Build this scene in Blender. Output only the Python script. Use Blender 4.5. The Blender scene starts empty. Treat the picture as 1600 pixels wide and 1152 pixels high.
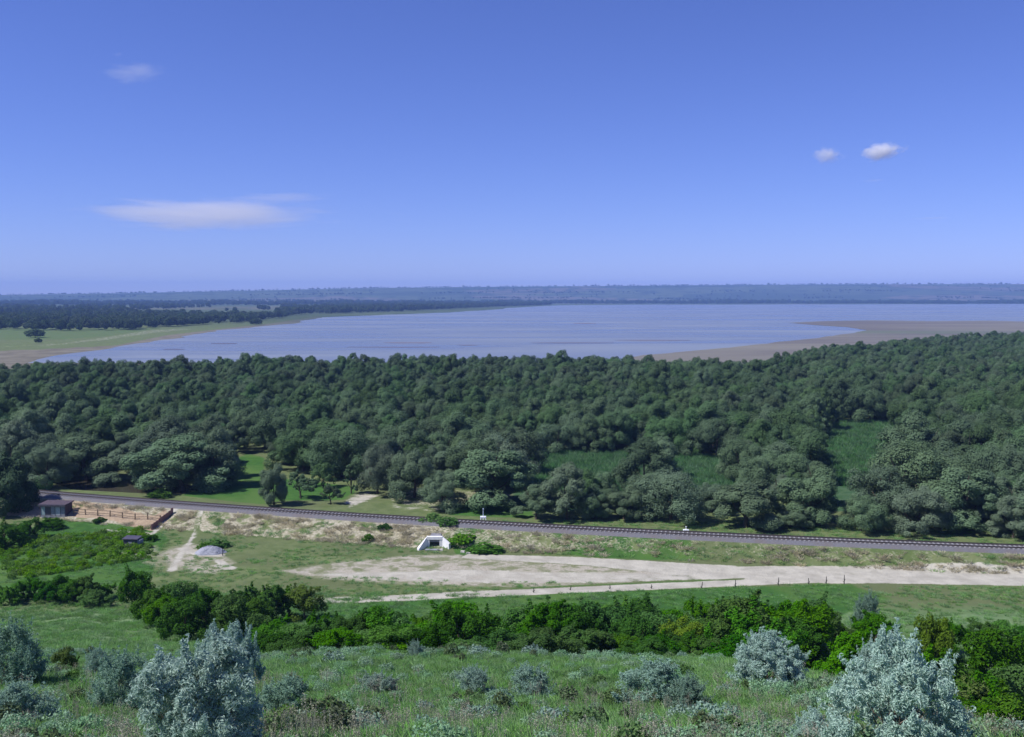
import bpy, math, random
import numpy as np
from mathutils import Vector

R = math.radians
rng = np.random.default_rng(7)
random.seed(7)
scene = bpy.context.scene
COL = scene.collection

# ------------------------------------------------------------------ camera
F = 1570.0            # focal length in photograph pixels (1600 wide)
HZ = 462.0            # horizon row
CAMZ = 34.0
PITCH = math.atan((576 - HZ) / F)
cd = bpy.data.cameras.new('camera')
cam = bpy.data.objects.new('camera', cd)
COL.objects.link(cam)
cam.location = (0, 0, CAMZ)
cam.rotation_euler = (math.pi / 2 - PITCH, 0, 0)
cd.sensor_width = 36
cd.lens = 36 * F / 1600
cd.clip_start = 0.3
cd.clip_end = 80000
scene.camera = cam

# ------------------------------------------------------------------ sky, sun, exposure
SUN_EL, SUN_AZ = R(52), R(-108)          # azimuth measured from +Y towards +X: from the left, a little behind the camera
w = bpy.data.worlds.new('World')
scene.world = w
w.use_nodes = True
nt = w.node_tree
nt.nodes.clear()
sky = nt.nodes.new('ShaderNodeTexSky')
sky.sky_type = 'NISHITA'
sky.sun_disc = False
sky.sun_elevation = SUN_EL
sky.sun_rotation = SUN_AZ
sky.altitude = 100
sky.air_density = 0.85
sky.dust_density = 0.0
sky.ozone_density = 3.5
tint = nt.nodes.new('ShaderNodeMix')
tint.data_type = 'RGBA'
tint.blend_type = 'MULTIPLY'
tint.inputs[0].default_value = 1.0
tint.inputs[7].default_value = (0.83, 0.88, 1.58, 1)
bg = nt.nodes.new('ShaderNodeBackground')
bg.inputs[1].default_value = 0.070
wo = nt.nodes.new('ShaderNodeOutputWorld')
nt.links.new(sky.outputs[0], tint.inputs[6])
nt.links.new(tint.outputs[2], bg.inputs[0])
nt.links.new(bg.outputs[0], wo.inputs[0])

sd = bpy.data.lights.new('sun', 'SUN')
sd.energy = 4.6
sd.angle = R(0.53)
sd.color = (1.0, 0.97, 0.95)
sun = bpy.data.objects.new('sun', sd)
COL.objects.link(sun)
S = Vector((math.sin(SUN_AZ) * math.cos(SUN_EL), math.cos(SUN_AZ) * math.cos(SUN_EL), math.sin(SUN_EL)))
sun.rotation_euler = (-S).to_track_quat('-Z', 'Y').to_euler()
sun.location = (0, 0, 200)

vs = scene.view_settings
vs.view_transform = 'Standard'
vs.look = 'None'
vs.exposure = 0.3
vs.gamma = 1.0
vs.use_curve_mapping = False
scene.cycles.use_denoising = True
scene.cycles.max_bounces = 8
scene.cycles.diffuse_bounces = 3
scene.cycles.transmission_bounces = 3
scene.cycles.volume_bounces = 5
scene.cycles.transparent_max_bounces = 8
scene.cycles.volume_max_steps = 256

# ------------------------------------------------------------------ pixel <-> place (for measuring the photograph only)
cp, sp = math.cos(PITCH), math.sin(PITCH)

def at(px, py, z=0.0):
    """point of the photograph lying on height z"""
    a, b = (px - 800) / F, -(py - 576) / F
    dx, dy, dz = a, cp + b * sp, -sp + b * cp
    t = (z - CAMZ) / dz
    return np.array((dx * t, dy * t, z))

def at_dist(px, py, Y):
    a, b = (px - 800) / F, -(py - 576) / F
    dx, dy, dz = a, cp + b * sp, -sp + b * cp
    t = Y / dy
    return np.array((dx * t, Y, CAMZ + dz * t))

def proj(X, Y, Z):
    X, Y, Z = np.asarray(X, float), np.asarray(Y, float), np.asarray(Z, float) - CAMZ
    d = Y * cp - Z * sp
    u = Y * sp + Z * cp
    d = np.where(d > 0.1, d, 0.1)
    return 800 + F * X / d, 576 - F * u / d

def inside(poly, x, y):
    x, y = np.asarray(x, float), np.asarray(y, float)
    r = np.zeros(x.shape, bool)
    n = len(poly)
    for i in range(n):
        x0, y0 = poly[i]
        x1, y1 = poly[(i + 1) % n]
        if y0 == y1:
            continue
        c = ((y0 > y) != (y1 > y)) & (x < (x1 - x0) * (y - y0) / (y1 - y0) + x0)
        r ^= c
    return r

def segdist(pts, x, y, closed=False):
    best = np.full(x.shape, 1e9)
    n = len(pts)
    for i in range(n if closed else n - 1):
        x0, y0 = pts[i][:2]
        x1, y1 = pts[(i + 1) % n][:2]
        dx, dy = x1 - x0, y1 - y0
        L = dx * dx + dy * dy + 1e-9
        t = np.clip(((x - x0) * dx + (y - y0) * dy) / L, 0, 1)
        best = np.minimum(best, np.hypot(x - x0 - t * dx, y - y0 - t * dy))
    return best

def sstep(a, b, x):
    t = np.clip((x - a) / (b - a), 0, 1)
    return t * t * (3 - 2 * t)

# cheap value noise
_tab = np.random.default_rng(3).random((256, 256))
def vnoise(x, y):
    xi, yi = np.floor(x).astype(int), np.floor(y).astype(int)
    fx, fy = x - xi, y - yi
    fx, fy = fx * fx * (3 - 2 * fx), fy * fy * (3 - 2 * fy)
    a = _tab[xi % 256, yi % 256]; b = _tab[(xi + 1) % 256, yi % 256]
    c = _tab[xi % 256, (yi + 1) % 256]; d = _tab[(xi + 1) % 256, (yi + 1) % 256]
    return a * (1 - fx) * (1 - fy) + b * fx * (1 - fy) + c * (1 - fx) * fy + d * fx * fy
def fbm(x, y, o=4):
    s, a, t = 0, 0.5, 0
    for k in range(o):
        s = s + a * vnoise(x * 2 ** k + 17.3 * k, y * 2 ** k + 5.1 * k); t += a; a *= 0.5
    return s / t

# ------------------------------------------------------------------ mesh and object helpers
def mesh_np(name, V, Fc, mats=(), smooth=False):
    V = np.asarray(V, np.float32); Fc = np.asarray(Fc, np.int32)
    m = bpy.data.meshes.new(name)
    k = Fc.shape[1]
    m.vertices.add(len(V)); m.vertices.foreach_set('co', V.ravel())
    m.loops.add(Fc.size); m.loops.foreach_set('vertex_index', Fc.ravel())
    m.polygons.add(len(Fc))
    m.polygons.foreach_set('loop_start', np.arange(0, Fc.size, k, dtype=np.int32))
    m.polygons.foreach_set('loop_total', np.full(len(Fc), k, np.int32))
    m.polygons.foreach_set('use_smooth', np.full(len(Fc), smooth, bool))
    m.update(calc_edges=True)
    for mt in mats:
        m.materials.append(mt)
    return m

class MB:
    """collects simple solids into one mesh"""
    def __init__(s): s.v, s.f = [], []
    def add(s, vs_, fs):
        o = len(s.v); s.v += [tuple(p) for p in vs_]; s.f += [tuple(i + o for i in f) for f in fs]
    def box(s, x0, x1, y0, y1, z0, z1):
        s.add([(x0,y0,z0),(x1,y0,z0),(x1,y1,z0),(x0,y1,z0),(x0,y0,z1),(x1,y0,z1),(x1,y1,z1),(x0,y1,z1)],
              [(0,3,2,1),(4,5,6,7),(0,1,5,4),(1,2,6,5),(2,3,7,6),(3,0,4,7)])
    def hexa(s, p):
        s.add(p, [(0,3,2,1),(4,5,6,7),(0,1,5,4),(1,2,6,5),(2,3,7,6),(3,0,4,7)])
    def tube(s, pts, rad, n=6):
        rings = []
        for i, p in enumerate(pts):
            p = Vector(p)
            d = (Vector(pts[min(i+1, len(pts)-1)]) - Vector(pts[max(i-1, 0)])).normalized()
            u = d.orthogonal().normalized(); v_ = d.cross(u)
            rings.append([p + (u*math.cos(2*math.pi*k/n) + v_*math.sin(2*math.pi*k/n)) * rad[i] for k in range(n)])
        fs = []
        for i in range(len(pts)-1):
            for k in range(n):
                fs.append((i*n+k, i*n+(k+1) % n, (i+1)*n+(k+1) % n, (i+1)*n+k))
        fs.append(tuple(reversed(range(n)))); fs.append(tuple((len(pts)-1)*n + k for k in range(n)))
        s.add([q for r in rings for q in r], fs)
    def mesh(s, name, mat, bevel=0):
        m = bpy.data.meshes.new(name); m.from_pydata(s.v, [], s.f); m.update()
        if mat: m.materials.append(mat)
        return m

def link(name, data, parent=None, loc=None):
    o = bpy.data.objects.new(name, data); COL.objects.link(o)
    if parent: o.parent = parent
    if loc is not None: o.location = [float(c) for c in loc]
    return o
def tag(o, label=None, cat=None, group=None, kind=None):
    if label: o['label'] = label
    if cat: o['category'] = cat
    if group: o['group'] = group
    if kind: o['kind'] = kind
    return o
def empty(name, loc, rz=0):
    o = link(name, None, None, loc); o.rotation_euler = (0, 0, rz); o.empty_display_size = 0.3
    return o
def bevel(o, w_=0.02, n=2):
    b = o.modifiers.new('bevel', 'BEVEL'); b.width = w_; b.segments = n; b.limit_method = 'ANGLE'
    return o

ORD = ['first','second','third','fourth','fifth','sixth','seventh','eighth','ninth','tenth','eleventh','twelfth','thirteenth','fourteenth','fifteenth','sixteenth','seventeenth','eighteenth','nineteenth','twentieth']
TENS = {20:'twenty',30:'thirty',40:'forty',50:'fifty',60:'sixty',70:'seventy'}
TENTH = {30:'thirtieth',40:'fortieth',50:'fiftieth',60:'sixtieth',70:'seventieth'}
def ordinal(n):
    if n <= 20: return ORD[n-1]
    t, u = n//10*10, n % 10
    return TENTH[t] if u == 0 else TENS[t] + '-' + ORD[u-1]

# ------------------------------------------------------------------ materials
def mat(name):
    m = bpy.data.materials.new(name); m.use_nodes = True
    m.node_tree.nodes.clear()
    return m, m.node_tree
def N(t, kind, **kw):
    n = t.nodes.new(kind)
    for k, v in kw.items(): setattr(n, k, v)
    return n
def mixc(t, f, a, b, blend='MIX'):
    n = N(t, 'ShaderNodeMix', data_type='RGBA', blend_type=blend)
    for i, v in ((0, f), (6, a), (7, b)):
        if hasattr(v, 'is_linked'): t.links.new(v, n.inputs[i])
        elif isinstance(v, (int, float)): n.inputs[i].default_value = v
        else: n.inputs[i].default_value = (*v, 1)
    return n.outputs[2]
def mth(t, op, a, b=None, c=None, clamp=False):
    n = N(t, 'ShaderNodeMath', operation=op); n.use_clamp = clamp
    for i, v in enumerate((a, b, c)):
        if v is None: continue
        if hasattr(v, 'is_linked'): t.links.new(v, n.inputs[i])
        else: n.inputs[i].default_value = v
    return n.outputs[0]
def noise(t, co, scale, detail=3, rough=0.55, dist=0.0):
    n = N(t, 'ShaderNodeTexNoise'); n.inputs['Scale'].default_value = scale
    n.inputs['Detail'].default_value = detail; n.inputs['Roughness'].default_value = rough
    n.inputs['Distortion'].default_value = dist
    if co is not None: t.links.new(co, n.inputs['Vector'])
    return n.outputs[0]
def mapr(t, v, a, b, c=0.0, d=1.0, smooth=True):
    n = N(t, 'ShaderNodeMapRange')
    if smooth: n.interpolation_type = 'SMOOTHSTEP'
    t.links.new(v, n.inputs[0])
    for i, q in zip((1, 2, 3, 4), (a, b, c, d)): n.inputs[i].default_value = q
    return n.outputs[0]
def out(t, sh, vol=None, disp=None):
    o = N(t, 'ShaderNodeOutputMaterial')
    if sh is not None: t.links.new(sh, o.inputs[0])
    if vol is not None: t.links.new(vol, o.inputs[1])
    return o

def leaf_mat(name, c_dark, c_mid, c_light, transl=0.3, rough=0.55, spec=0.3, obj_var=0.35, hue=0.022, satv=0.4, calm=0.5):
    m, t = mat(name)
    geo = N(t, 'ShaderNodeNewGeometry'); oi = N(t, 'ShaderNodeObjectInfo')
    c = mixc(t, geo.outputs['Random Per Island'], c_dark, c_light)
    c = mixc(t, calm, c, c_mid)
    hs = N(t, 'ShaderNodeHueSaturation')
    t.links.new(c, hs.inputs['Color'])
    t.links.new(mth(t, 'MULTIPLY_ADD', oi.outputs['Random'], hue, 0.5 - hue/2), hs.inputs['Hue'])
    t.links.new(mth(t, 'MULTIPLY_ADD', mth(t, 'FRACT', mth(t, 'MULTIPLY', oi.outputs['Random'], 7.31)), obj_var, 1 - obj_var/2), hs.inputs['Value'])
    t.links.new(mth(t, 'MULTIPLY_ADD', mth(t, 'FRACT', mth(t, 'MULTIPLY', oi.outputs['Random'], 13.7)), satv, 1 - satv/2), hs.inputs['Saturation'])
    p = N(t, 'ShaderNodeBsdfPrincipled')
    t.links.new(hs.outputs[0], p.inputs['Base Color'])
    p.inputs['Roughness'].default_value = rough
    p.inputs['Specular IOR Level'].default_value = spec
    tr = N(t, 'ShaderNodeBsdfTranslucent'); t.links.new(hs.outputs[0], tr.inputs[0])
    mx = N(t, 'ShaderNodeMixShader'); mx.inputs[0].default_value = transl
    t.links.new(p.outputs[0], mx.inputs[1]); t.links.new(tr.outputs[0], mx.inputs[2])
    out(t, mx.outputs[0])
    return m

def plain_mat(name, c0, c1, scale=4.0, rough=0.8, bump=0.2, spec=0.3, metallic=0.0):
    m, t = mat(name)
    tc = N(t, 'ShaderNodeTexCoord')
    n1 = noise(t, tc.outputs['Object'], scale, 5, 0.65)
    c = mixc(t, mapr(t, n1, 0.3, 0.7), c0, c1)
    p = N(t, 'ShaderNodeBsdfPrincipled'); t.links.new(c, p.inputs['Base Color'])
    p.inputs['Roughness'].default_value = rough; p.inputs['Specular IOR Level'].default_value = spec
    p.inputs['Metallic'].default_value = metallic
    b = N(t, 'ShaderNodeBump'); b.inputs['Strength'].default_value = bump; b.inputs['Distance'].default_value = 0.03
    t.links.new(noise(t, tc.outputs['Object'], scale*6, 4), b.inputs['Height']); t.links.new(b.outputs[0], p.inputs['Normal'])
    out(t, p.outputs[0])
    return m

M = {}
M['willow'] = leaf_mat('willow_leaf', (0.050, 0.098, 0.042), (0.106, 0.176, 0.082), (0.185, 0.268, 0.138), 0.3, 0.7, 0.1, 0.5, 0.022, 0.35, 0.78)
M['palewillow'] = leaf_mat('pale_willow_leaf', (0.075, 0.125, 0.068), (0.145, 0.215, 0.122), (0.235, 0.315, 0.19), 0.3, 0.7, 0.1, 0.45, 0.02, 0.3, 0.75)
M['darkwillow'] = leaf_mat('dark_willow_leaf', (0.025, 0.05, 0.025), (0.045, 0.085, 0.04), (0.075, 0.125, 0.06), 0.2, 0.7, 0.1)
M['farleaf'] = leaf_mat('far_leaf', (0.035, 0.055, 0.030), (0.055, 0.095, 0.04), (0.080, 0.125, 0.05), 0.2, 0.7, 0.1)
M['green'] = leaf_mat('green_leaf', (0.030, 0.115, 0.008), (0.065, 0.205, 0.013), (0.135, 0.30, 0.018), 0.38, 0.65, 0.08, 0.6)
M['darkgreen'] = leaf_mat('dark_green_leaf', (0.018, 0.070, 0.008), (0.036, 0.122, 0.012), (0.070, 0.18, 0.018), 0.3, 0.65, 0.08)
M['yellowgreen'] = leaf_mat('yellow_green_leaf', (0.07, 0.13, 0.012), (0.12, 0.22, 0.014), (0.19, 0.30, 0.02), 0.38, 0.65, 0.08)
M['silver'] = leaf_mat('silver_leaf', (0.22, 0.36, 0.29), (0.39, 0.54, 0.455), (0.58, 0.71, 0.61), 0.3, 0.6, 0.12, 0.2, 0.012, 0.12)
M['silverpale'] = leaf_mat('pale_sage_leaf', (0.17, 0.30, 0.225), (0.28, 0.42, 0.33), (0.42, 0.56, 0.45), 0.3, 0.6, 0.1, 0.2, 0.012, 0.15)
M['silverdark'] = leaf_mat('grey_green_leaf', (0.11, 0.20, 0.14), (0.20, 0.32, 0.235), (0.32, 0.44, 0.34), 0.3, 0.55, 0.3, 0.3)
M['grass'] = leaf_mat('grass_blade', (0.10, 0.22, 0.055), (0.195, 0.37, 0.115), (0.31, 0.48, 0.20), 0.42, 0.7, 0.08, 0.6)
M['sage'] = leaf_mat('sage_blade', (0.13, 0.25, 0.13), (0.21, 0.36, 0.20), (0.33, 0.48, 0.30), 0.3, 0.7, 0.08, 0.5)
M['seed'] = leaf_mat('seed_head', (0.18, 0.17, 0.11), (0.30, 0.30, 0.21), (0.48, 0.47, 0.39), 0.25, 0.7, 0.1, 0.6)
M['straw'] = leaf_mat('dry_grass_blade', (0.34, 0.31, 0.20), (0.50, 0.46, 0.32), (0.66, 0.61, 0.46), 0.4, 0.7, 0.1, 0.6)
M['reed'] = leaf_mat('reed_blade', (0.075, 0.18, 0.065), (0.125, 0.265, 0.105), (0.20, 0.34, 0.15), 0.38, 0.7, 0.08, 0.5)
M['greenherb'] = leaf_mat('green_herb', (0.06, 0.13, 0.035), (0.11, 0.20, 0.06), (0.18, 0.28, 0.10), 0.3, 0.7, 0.08, 0.4)
M['darkherb'] = leaf_mat('brown_green_herb', (0.06, 0.10, 0.04), (0.11, 0.155, 0.07), (0.17, 0.215, 0.12), 0.3, 0.7, 0.08, 0.4)
M['crop'] = leaf_mat('crop_leaf', (0.075, 0.18, 0.012), (0.135, 0.28, 0.02), (0.21, 0.37, 0.03), 0.42, 0.6, 0.08, 0.5)
M['bark'] = plain_mat('bark', (0.05, 0.038, 0.028), (0.12, 0.095, 0.07), 3, 0.9, 0.6)
M['twig'] = plain_mat('twig_bark', (0.10, 0.075, 0.055), (0.19, 0.15, 0.11), 6, 0.85, 0.4)
M['rail'] = plain_mat('rail_steel', (0.085, 0.07, 0.065), (0.14, 0.12, 0.115), 5, 0.5, 0.2, 0.5, 0.6)
M['sleeper'] = plain_mat('sleeper_concrete', (0.20, 0.195, 0.20), (0.31, 0.30, 0.31), 5, 0.85, 0.3)
M['white'] = plain_mat('whitewash', (0.74, 0.73, 0.73), (0.85, 0.84, 0.84), 1.5, 0.75, 0.25)
M['whitepaint'] = plain_mat('white_paint', (0.76, 0.78, 0.82), (0.86, 0.87, 0.9), 4, 0.5, 0.1)
M['bluegrey'] = plain_mat('pale_blue_paint', (0.42, 0.52, 0.60), (0.52, 0.62, 0.70), 4, 0.55, 0.15)
M['concrete'] = plain_mat('grey_concrete', (0.17, 0.17, 0.19), (0.27, 0.27, 0.29), 1.5, 0.85, 0.4)
M['darkmetal'] = plain_mat('dark_sheet_metal', (0.055, 0.05, 0.07), (0.09, 0.08, 0.105), 2, 0.5, 0.2, 0.5)
M['roofdark'] = plain_mat('dark_roof_felt', (0.06, 0.045, 0.06), (0.10, 0.075, 0.09), 2.5, 0.8, 0.4)
M['greyboard'] = plain_mat('grey_board', (0.20, 0.21, 0.25), (0.29, 0.30, 0.34), 3, 0.7, 0.3)
M['paleboard'] = plain_mat('pale_board', (0.34, 0.37, 0.38), (0.46, 0.48, 0.50), 3, 0.7, 0.3)
M['purpleboard'] = plain_mat('dark_brown_board', (0.07, 0.045, 0.05), (0.11, 0.075, 0.08), 3, 0.7, 0.3)
M['glass'] = plain_mat('dusty_window', (0.22, 0.30, 0.32), (0.30, 0.38, 0.40), 2, 0.2, 0.02, 0.5)
M['fence'] = plain_mat('weathered_wood', (0.15, 0.11, 0.075), (0.25, 0.19, 0.13), 5, 0.85, 0.4)
M['redboard'] = plain_mat('red_brown_board', (0.20, 0.105, 0.085), (0.30, 0.17, 0.14), 4, 0.8, 0.3)
M['gravel'] = plain_mat('grey_gravel', (0.24, 0.25, 0.29), (0.36, 0.37, 0.42), 8, 0.9, 0.9)
M['stone'] = plain_mat('pale_limestone', (0.42, 0.39, 0.35), (0.58, 0.55, 0.50), 3, 0.85, 0.5)
M['stake'] = plain_mat('dark_stake_wood', (0.03, 0.035, 0.03), (0.06, 0.06, 0.05), 6, 0.9, 0.3)

# ballast
m, t = mat('railway_ballast'); M['ballast'] = m
tc = N(t, 'ShaderNodeTexCoord')
vo = N(t, 'ShaderNodeTexVoronoi'); vo.inputs['Scale'].default_value = 11; t.links.new(tc.outputs['Object'], vo.inputs['Vector'])
c = mixc(t, noise(t, vo.outputs['Color'], 40, 1), (0.09, 0.09, 0.10), (0.21, 0.21, 0.23))
c = mixc(t, mapr(t, noise(t, tc.outputs['Object'], 0.5, 4), 0.35, 0.7), c, (0.15, 0.135, 0.135))
p = N(t, 'ShaderNodeBsdfPrincipled'); t.links.new(c, p.inputs['Base Color']); p.inputs['Roughness'].default_value = 0.9
b = N(t, 'ShaderNodeBump'); b.inputs['Strength'].default_value = 1.0; b.inputs['Distance'].default_value = 0.06
t.links.new(vo.outputs['Distance'], b.inputs['Height']); t.links.new(b.outputs[0], p.inputs['Normal'])
out(t, p.outputs[0])

# water
def water_mat(name, body, rough, bump, scale):
    m, t = mat(name)
    tc = N(t, 'ShaderNodeTexCoord')
    mp = N(t, 'ShaderNodeMapping'); mp.inputs['Scale'].default_value = (0.25, 1.0, 1.0)
    t.links.new(tc.outputs['Object'], mp.inputs['Vector'])
    n1 = noise(t, mp.outputs[0], 0.012, 5, 0.6, 0.6)
    c = mixc(t, mapr(t, n1, 0.35, 0.7), body, tuple(v*1.7 for v in body))
    p = N(t, 'ShaderNodeBsdfPrincipled'); t.links.new(c, p.inputs['Base Color'])
    t.links.new(mapr(t, n1, 0.3, 0.7, rough*0.7, rough*1.3), p.inputs['Roughness'])
    p.inputs['IOR'].default_value = 1.33
    b = N(t, 'ShaderNodeBump'); b.inputs['Strength'].default_value = bump; b.inputs['Distance'].default_value = 0.2
    t.links.new(noise(t, tc.outputs['Object'], scale, 4, 0.6), b.inputs['Height']); t.links.new(b.outputs[0], p.inputs['Normal'])
    out(t, p.outputs[0])
    return m
M['lake'] = water_mat('lake_water', (0.135, 0.15, 0.165), 0.3, 0.08, 0.6)
M['pond'] = water_mat('pond_water', (0.035, 0.032, 0.022), 0.08, 0.08, 2.0)

m, t = mat('wet_mud'); M['mud'] = m
tc = N(t, 'ShaderNodeTexCoord')
mp = N(t, 'ShaderNodeMapping'); mp.inputs['Scale'].default_value = (0.3, 1, 1); t.links.new(tc.outputs['Object'], mp.inputs['Vector'])
n1 = noise(t, mp.outputs[0], 0.012, 6, 0.6, 0.4)
c = mixc(t, mapr(t, n1, 0.35, 0.65), (0.12, 0.105, 0.085), (0.19, 0.175, 0.13))
c = mixc(t, mapr(t, noise(t, mp.outputs[0], 0.006, 4), 0.5, 0.7), c, (0.105, 0.125, 0.07))
p = N(t, 'ShaderNodeBsdfPrincipled'); t.links.new(c, p.inputs['Base Color']); p.inputs['Roughness'].default_value = 0.7
out(t, p.outputs[0])

M['shoal'] = water_mat('shoal_mud', (0.13, 0.115, 0.13), 0.5, 0.1, 0.5)
# the ground: one material, regions from attributes, edges broken by noise
m, t = mat('ground_cover'); M['ground'] = m
geo = N(t, 'ShaderNodeNewGeometry'); pos = geo.outputs['Position']
A1 = N(t, 'ShaderNodeAttribute', attribute_name='reg1'); s1 = N(t, 'ShaderNodeSeparateColor'); t.links.new(A1.outputs['Color'], s1.inputs[0])
A2 = N(t, 'ShaderNodeAttribute', attribute_name='reg2'); s2 = N(t, 'ShaderNodeSeparateColor'); t.links.new(A2.outputs['Color'], s2.inputs[0])
n_fine = noise(t, pos, 3.0, 5, 0.65)
n_mid = noise(t, pos, 0.45, 5, 0.6, 0.3)
n_big = noise(t, pos, 0.07, 4, 0.55, 0.5)
n_huge = noise(t, pos, 0.004, 4, 0.55, 0.5)
def edge(v, amt=0.7, wd=0.12):
    q = mth(t, 'ADD', v, mth(t, 'MULTIPLY', mth(t, 'SUBTRACT', mth(t, 'ADD', mth(t, 'MULTIPLY', n_mid, 0.6), mth(t, 'MULTIPLY', n_fine, 0.4)), 0.5), amt*2))
    return mapr(t, q, 0.5 - wd, 0.5 + wd)
grass = mixc(t, mapr(t, n_mid, 0.3, 0.7), (0.085, 0.125, 0.04), (0.155, 0.19, 0.08))
grass = mixc(t, mapr(t, n_big, 0.4, 0.65), grass, (0.115, 0.14, 0.06))
grass = mixc(t, mapr(t, n_fine, 0.5, 0.75, 0, 0.5), grass, (0.17, 0.19, 0.10))
hill = mixc(t, mapr(t, n_mid, 0.3, 0.7), (0.12, 0.20, 0.08), (0.21, 0.30, 0.145))
hill = mixc(t, mapr(t, n_big, 0.42, 0.62), hill, (0.12, 0.19, 0.075))
hill = mixc(t, mapr(t, n_fine, 0.45, 0.75, 0, 0.6), hill, (0.06, 0.09, 0.035))
lush = mixc(t, mapr(t, n_mid, 0.3, 0.7), (0.035, 0.10, 0.02), (0.06, 0.145, 0.028))
lush = mixc(t, mapr(t, n_big, 0.45, 0.65), lush, (0.08, 0.15, 0.035))
sand = mixc(t, mapr(t, n_mid, 0.3, 0.7), (0.35, 0.33, 0.27), (0.48, 0.455, 0.375))
sand = mixc(t, mapr(t, n_fine, 0.55, 0.75, 0, 0.55), sand, (0.30, 0.275, 0.225))
sparse = mixc(t, mapr(t, n_mid, 0.42, 0.6), (0.40, 0.365, 0.295), (0.17, 0.19, 0.095))
sparse = mixc(t, mapr(t, n_fine, 0.45, 0.65, 0, 0.7), sparse, (0.24, 0.23, 0.15))
dry = mixc(t, mapr(t, n_fine, 0.35, 0.65), (0.24, 0.225, 0.14), (0.45, 0.415, 0.315))
dry = mixc(t, mapr(t, n_mid, 0.5, 0.62), dry, (0.15, 0.175, 0.075))
mudc = mixc(t, mapr(t, n_big, 0.3, 0.7), (0.13, 0.12, 0.09), (0.19, 0.175, 0.13))
soil = mixc(t, mapr(t, n_fine, 0.3, 0.7), (0.28, 0.21, 0.14), (0.40, 0.31, 0.21))
# far fields
vo = N(t, 'ShaderNodeTexVoronoi'); vo.inputs['Scale'].default_value = 1.0
mp = N(t, 'ShaderNodeMapping'); mp.inputs['Scale'].default_value = (0.0016, 0.0028, 0.0); t.links.new(pos, mp.inputs['Vector']); t.links.new(mp.outputs[0], vo.inputs['Vector'])
sv = N(t, 'ShaderNodeSeparateColor'); t.links.new(vo.outputs['Color'], sv.inputs[0])
fld = mixc(t, mapr(t, sv.outputs[0], 0.35, 0.8), (0.04, 0.065, 0.035), (0.075, 0.10, 0.05))
fld = mixc(t, mapr(t, sv.outputs[1], 0.80, 0.82), fld, (0.12, 0.11, 0.08))
fld = mixc(t, mapr(t, noise(t, pos, 0.01, 4), 0.5, 0.6), fld, (0.035, 0.055, 0.028))
col = grass
col = mixc(t, edge(s2.outputs[0], 0.3, 0.3), col, hill)
col = mixc(t, edge(s1.outputs[1], 0.5), col, lush)
col = mixc(t, edge(s2.outputs[1], 0.8, 0.15), col, sparse)
col = mixc(t, edge(s1.outputs[2], 0.9, 0.12), col, dry)
col = mixc(t, edge(s2.outputs[2], 0.6), col, soil)
col = mixc(t, edge(s1.outputs[0], 0.6), col, sand)
A3 = N(t, 'ShaderNodeAttribute', attribute_name='reg3'); s3 = N(t, 'ShaderNodeSeparateColor'); t.links.new(A3.outputs['Color'], s3.inputs[0])
col = mixc(t, edge(s3.outputs[0], 0.5), col, mudc)
reed = mixc(t, mapr(t, n_mid, 0.3, 0.7), (0.035, 0.085, 0.035), (0.07, 0.125, 0.06))
col = mixc(t, edge(s3.outputs[2], 0.4), col, reed)
col = mixc(t, s3.outputs[1], col, fld)
p = N(t, 'ShaderNodeBsdfPrincipled'); t.links.new(col, p.inputs['Base Color']); p.inputs['Roughness'].default_value = 0.95
p.inputs['Specular IOR Level'].default_value = 0.1
b = N(t, 'ShaderNodeBump'); b.inputs['Strength'].default_value = 0.8; b.inputs['Distance'].default_value = 0.15
t.links.new(mth(t, 'ADD', n_mid, n_fine), b.inputs['Height']); t.links.new(b.outputs[0], p.inputs['Normal'])
out(t, p.outputs[0])

# ------------------------------------------------------------------ terrain
# railway centre line from the photograph, smoothed
RZ = 2.05
rp = np.array([at(x, y, RZ) for x, y in [(60,769),(250,785),(400,796),(600,808),(800,819),(1000,830),(1200,842),(1400,849),(1600,855)]])
rc = np.polyfit(rp[:, 0], rp[:, 1], 2)
def rail_y(X): return np.polyval(rc, X)
RAILX = np.linspace(-190, 150, 171)
RAILP = np.stack([RAILX, rail_y(RAILX)], 1)

PY = np.array([-80, -30, 0, 10, 20, 30, 38, 50, 65, 80, 95, 105, 114, 125])
PZ = np.array([39, 35, 32.3, 29.0, 25.0, 22.0, 19.8, 15.6, 10.4, 6.0, 2.2, 0.6, 0.1, 0.0])
_yy = np.linspace(-80, 125, 1200); _zz = np.interp(_yy, PY, PZ)
_k = np.ones(35) / 35; _zz = np.convolve(np.pad(_zz, 17, mode='edge'), _k, 'valid')

def runf(X): return np.interp(X, [-12, 12, 40], [5.6, 3.6, 2.7])
def px_poly(pts, z=0.0): return [tuple(at(x, y, z)[:2]) for x, y in pts]
POND = px_poly([(70,752),(140,744),(230,746),(300,752),(330,762),(285,772),(200,770),(110,765)])

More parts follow.
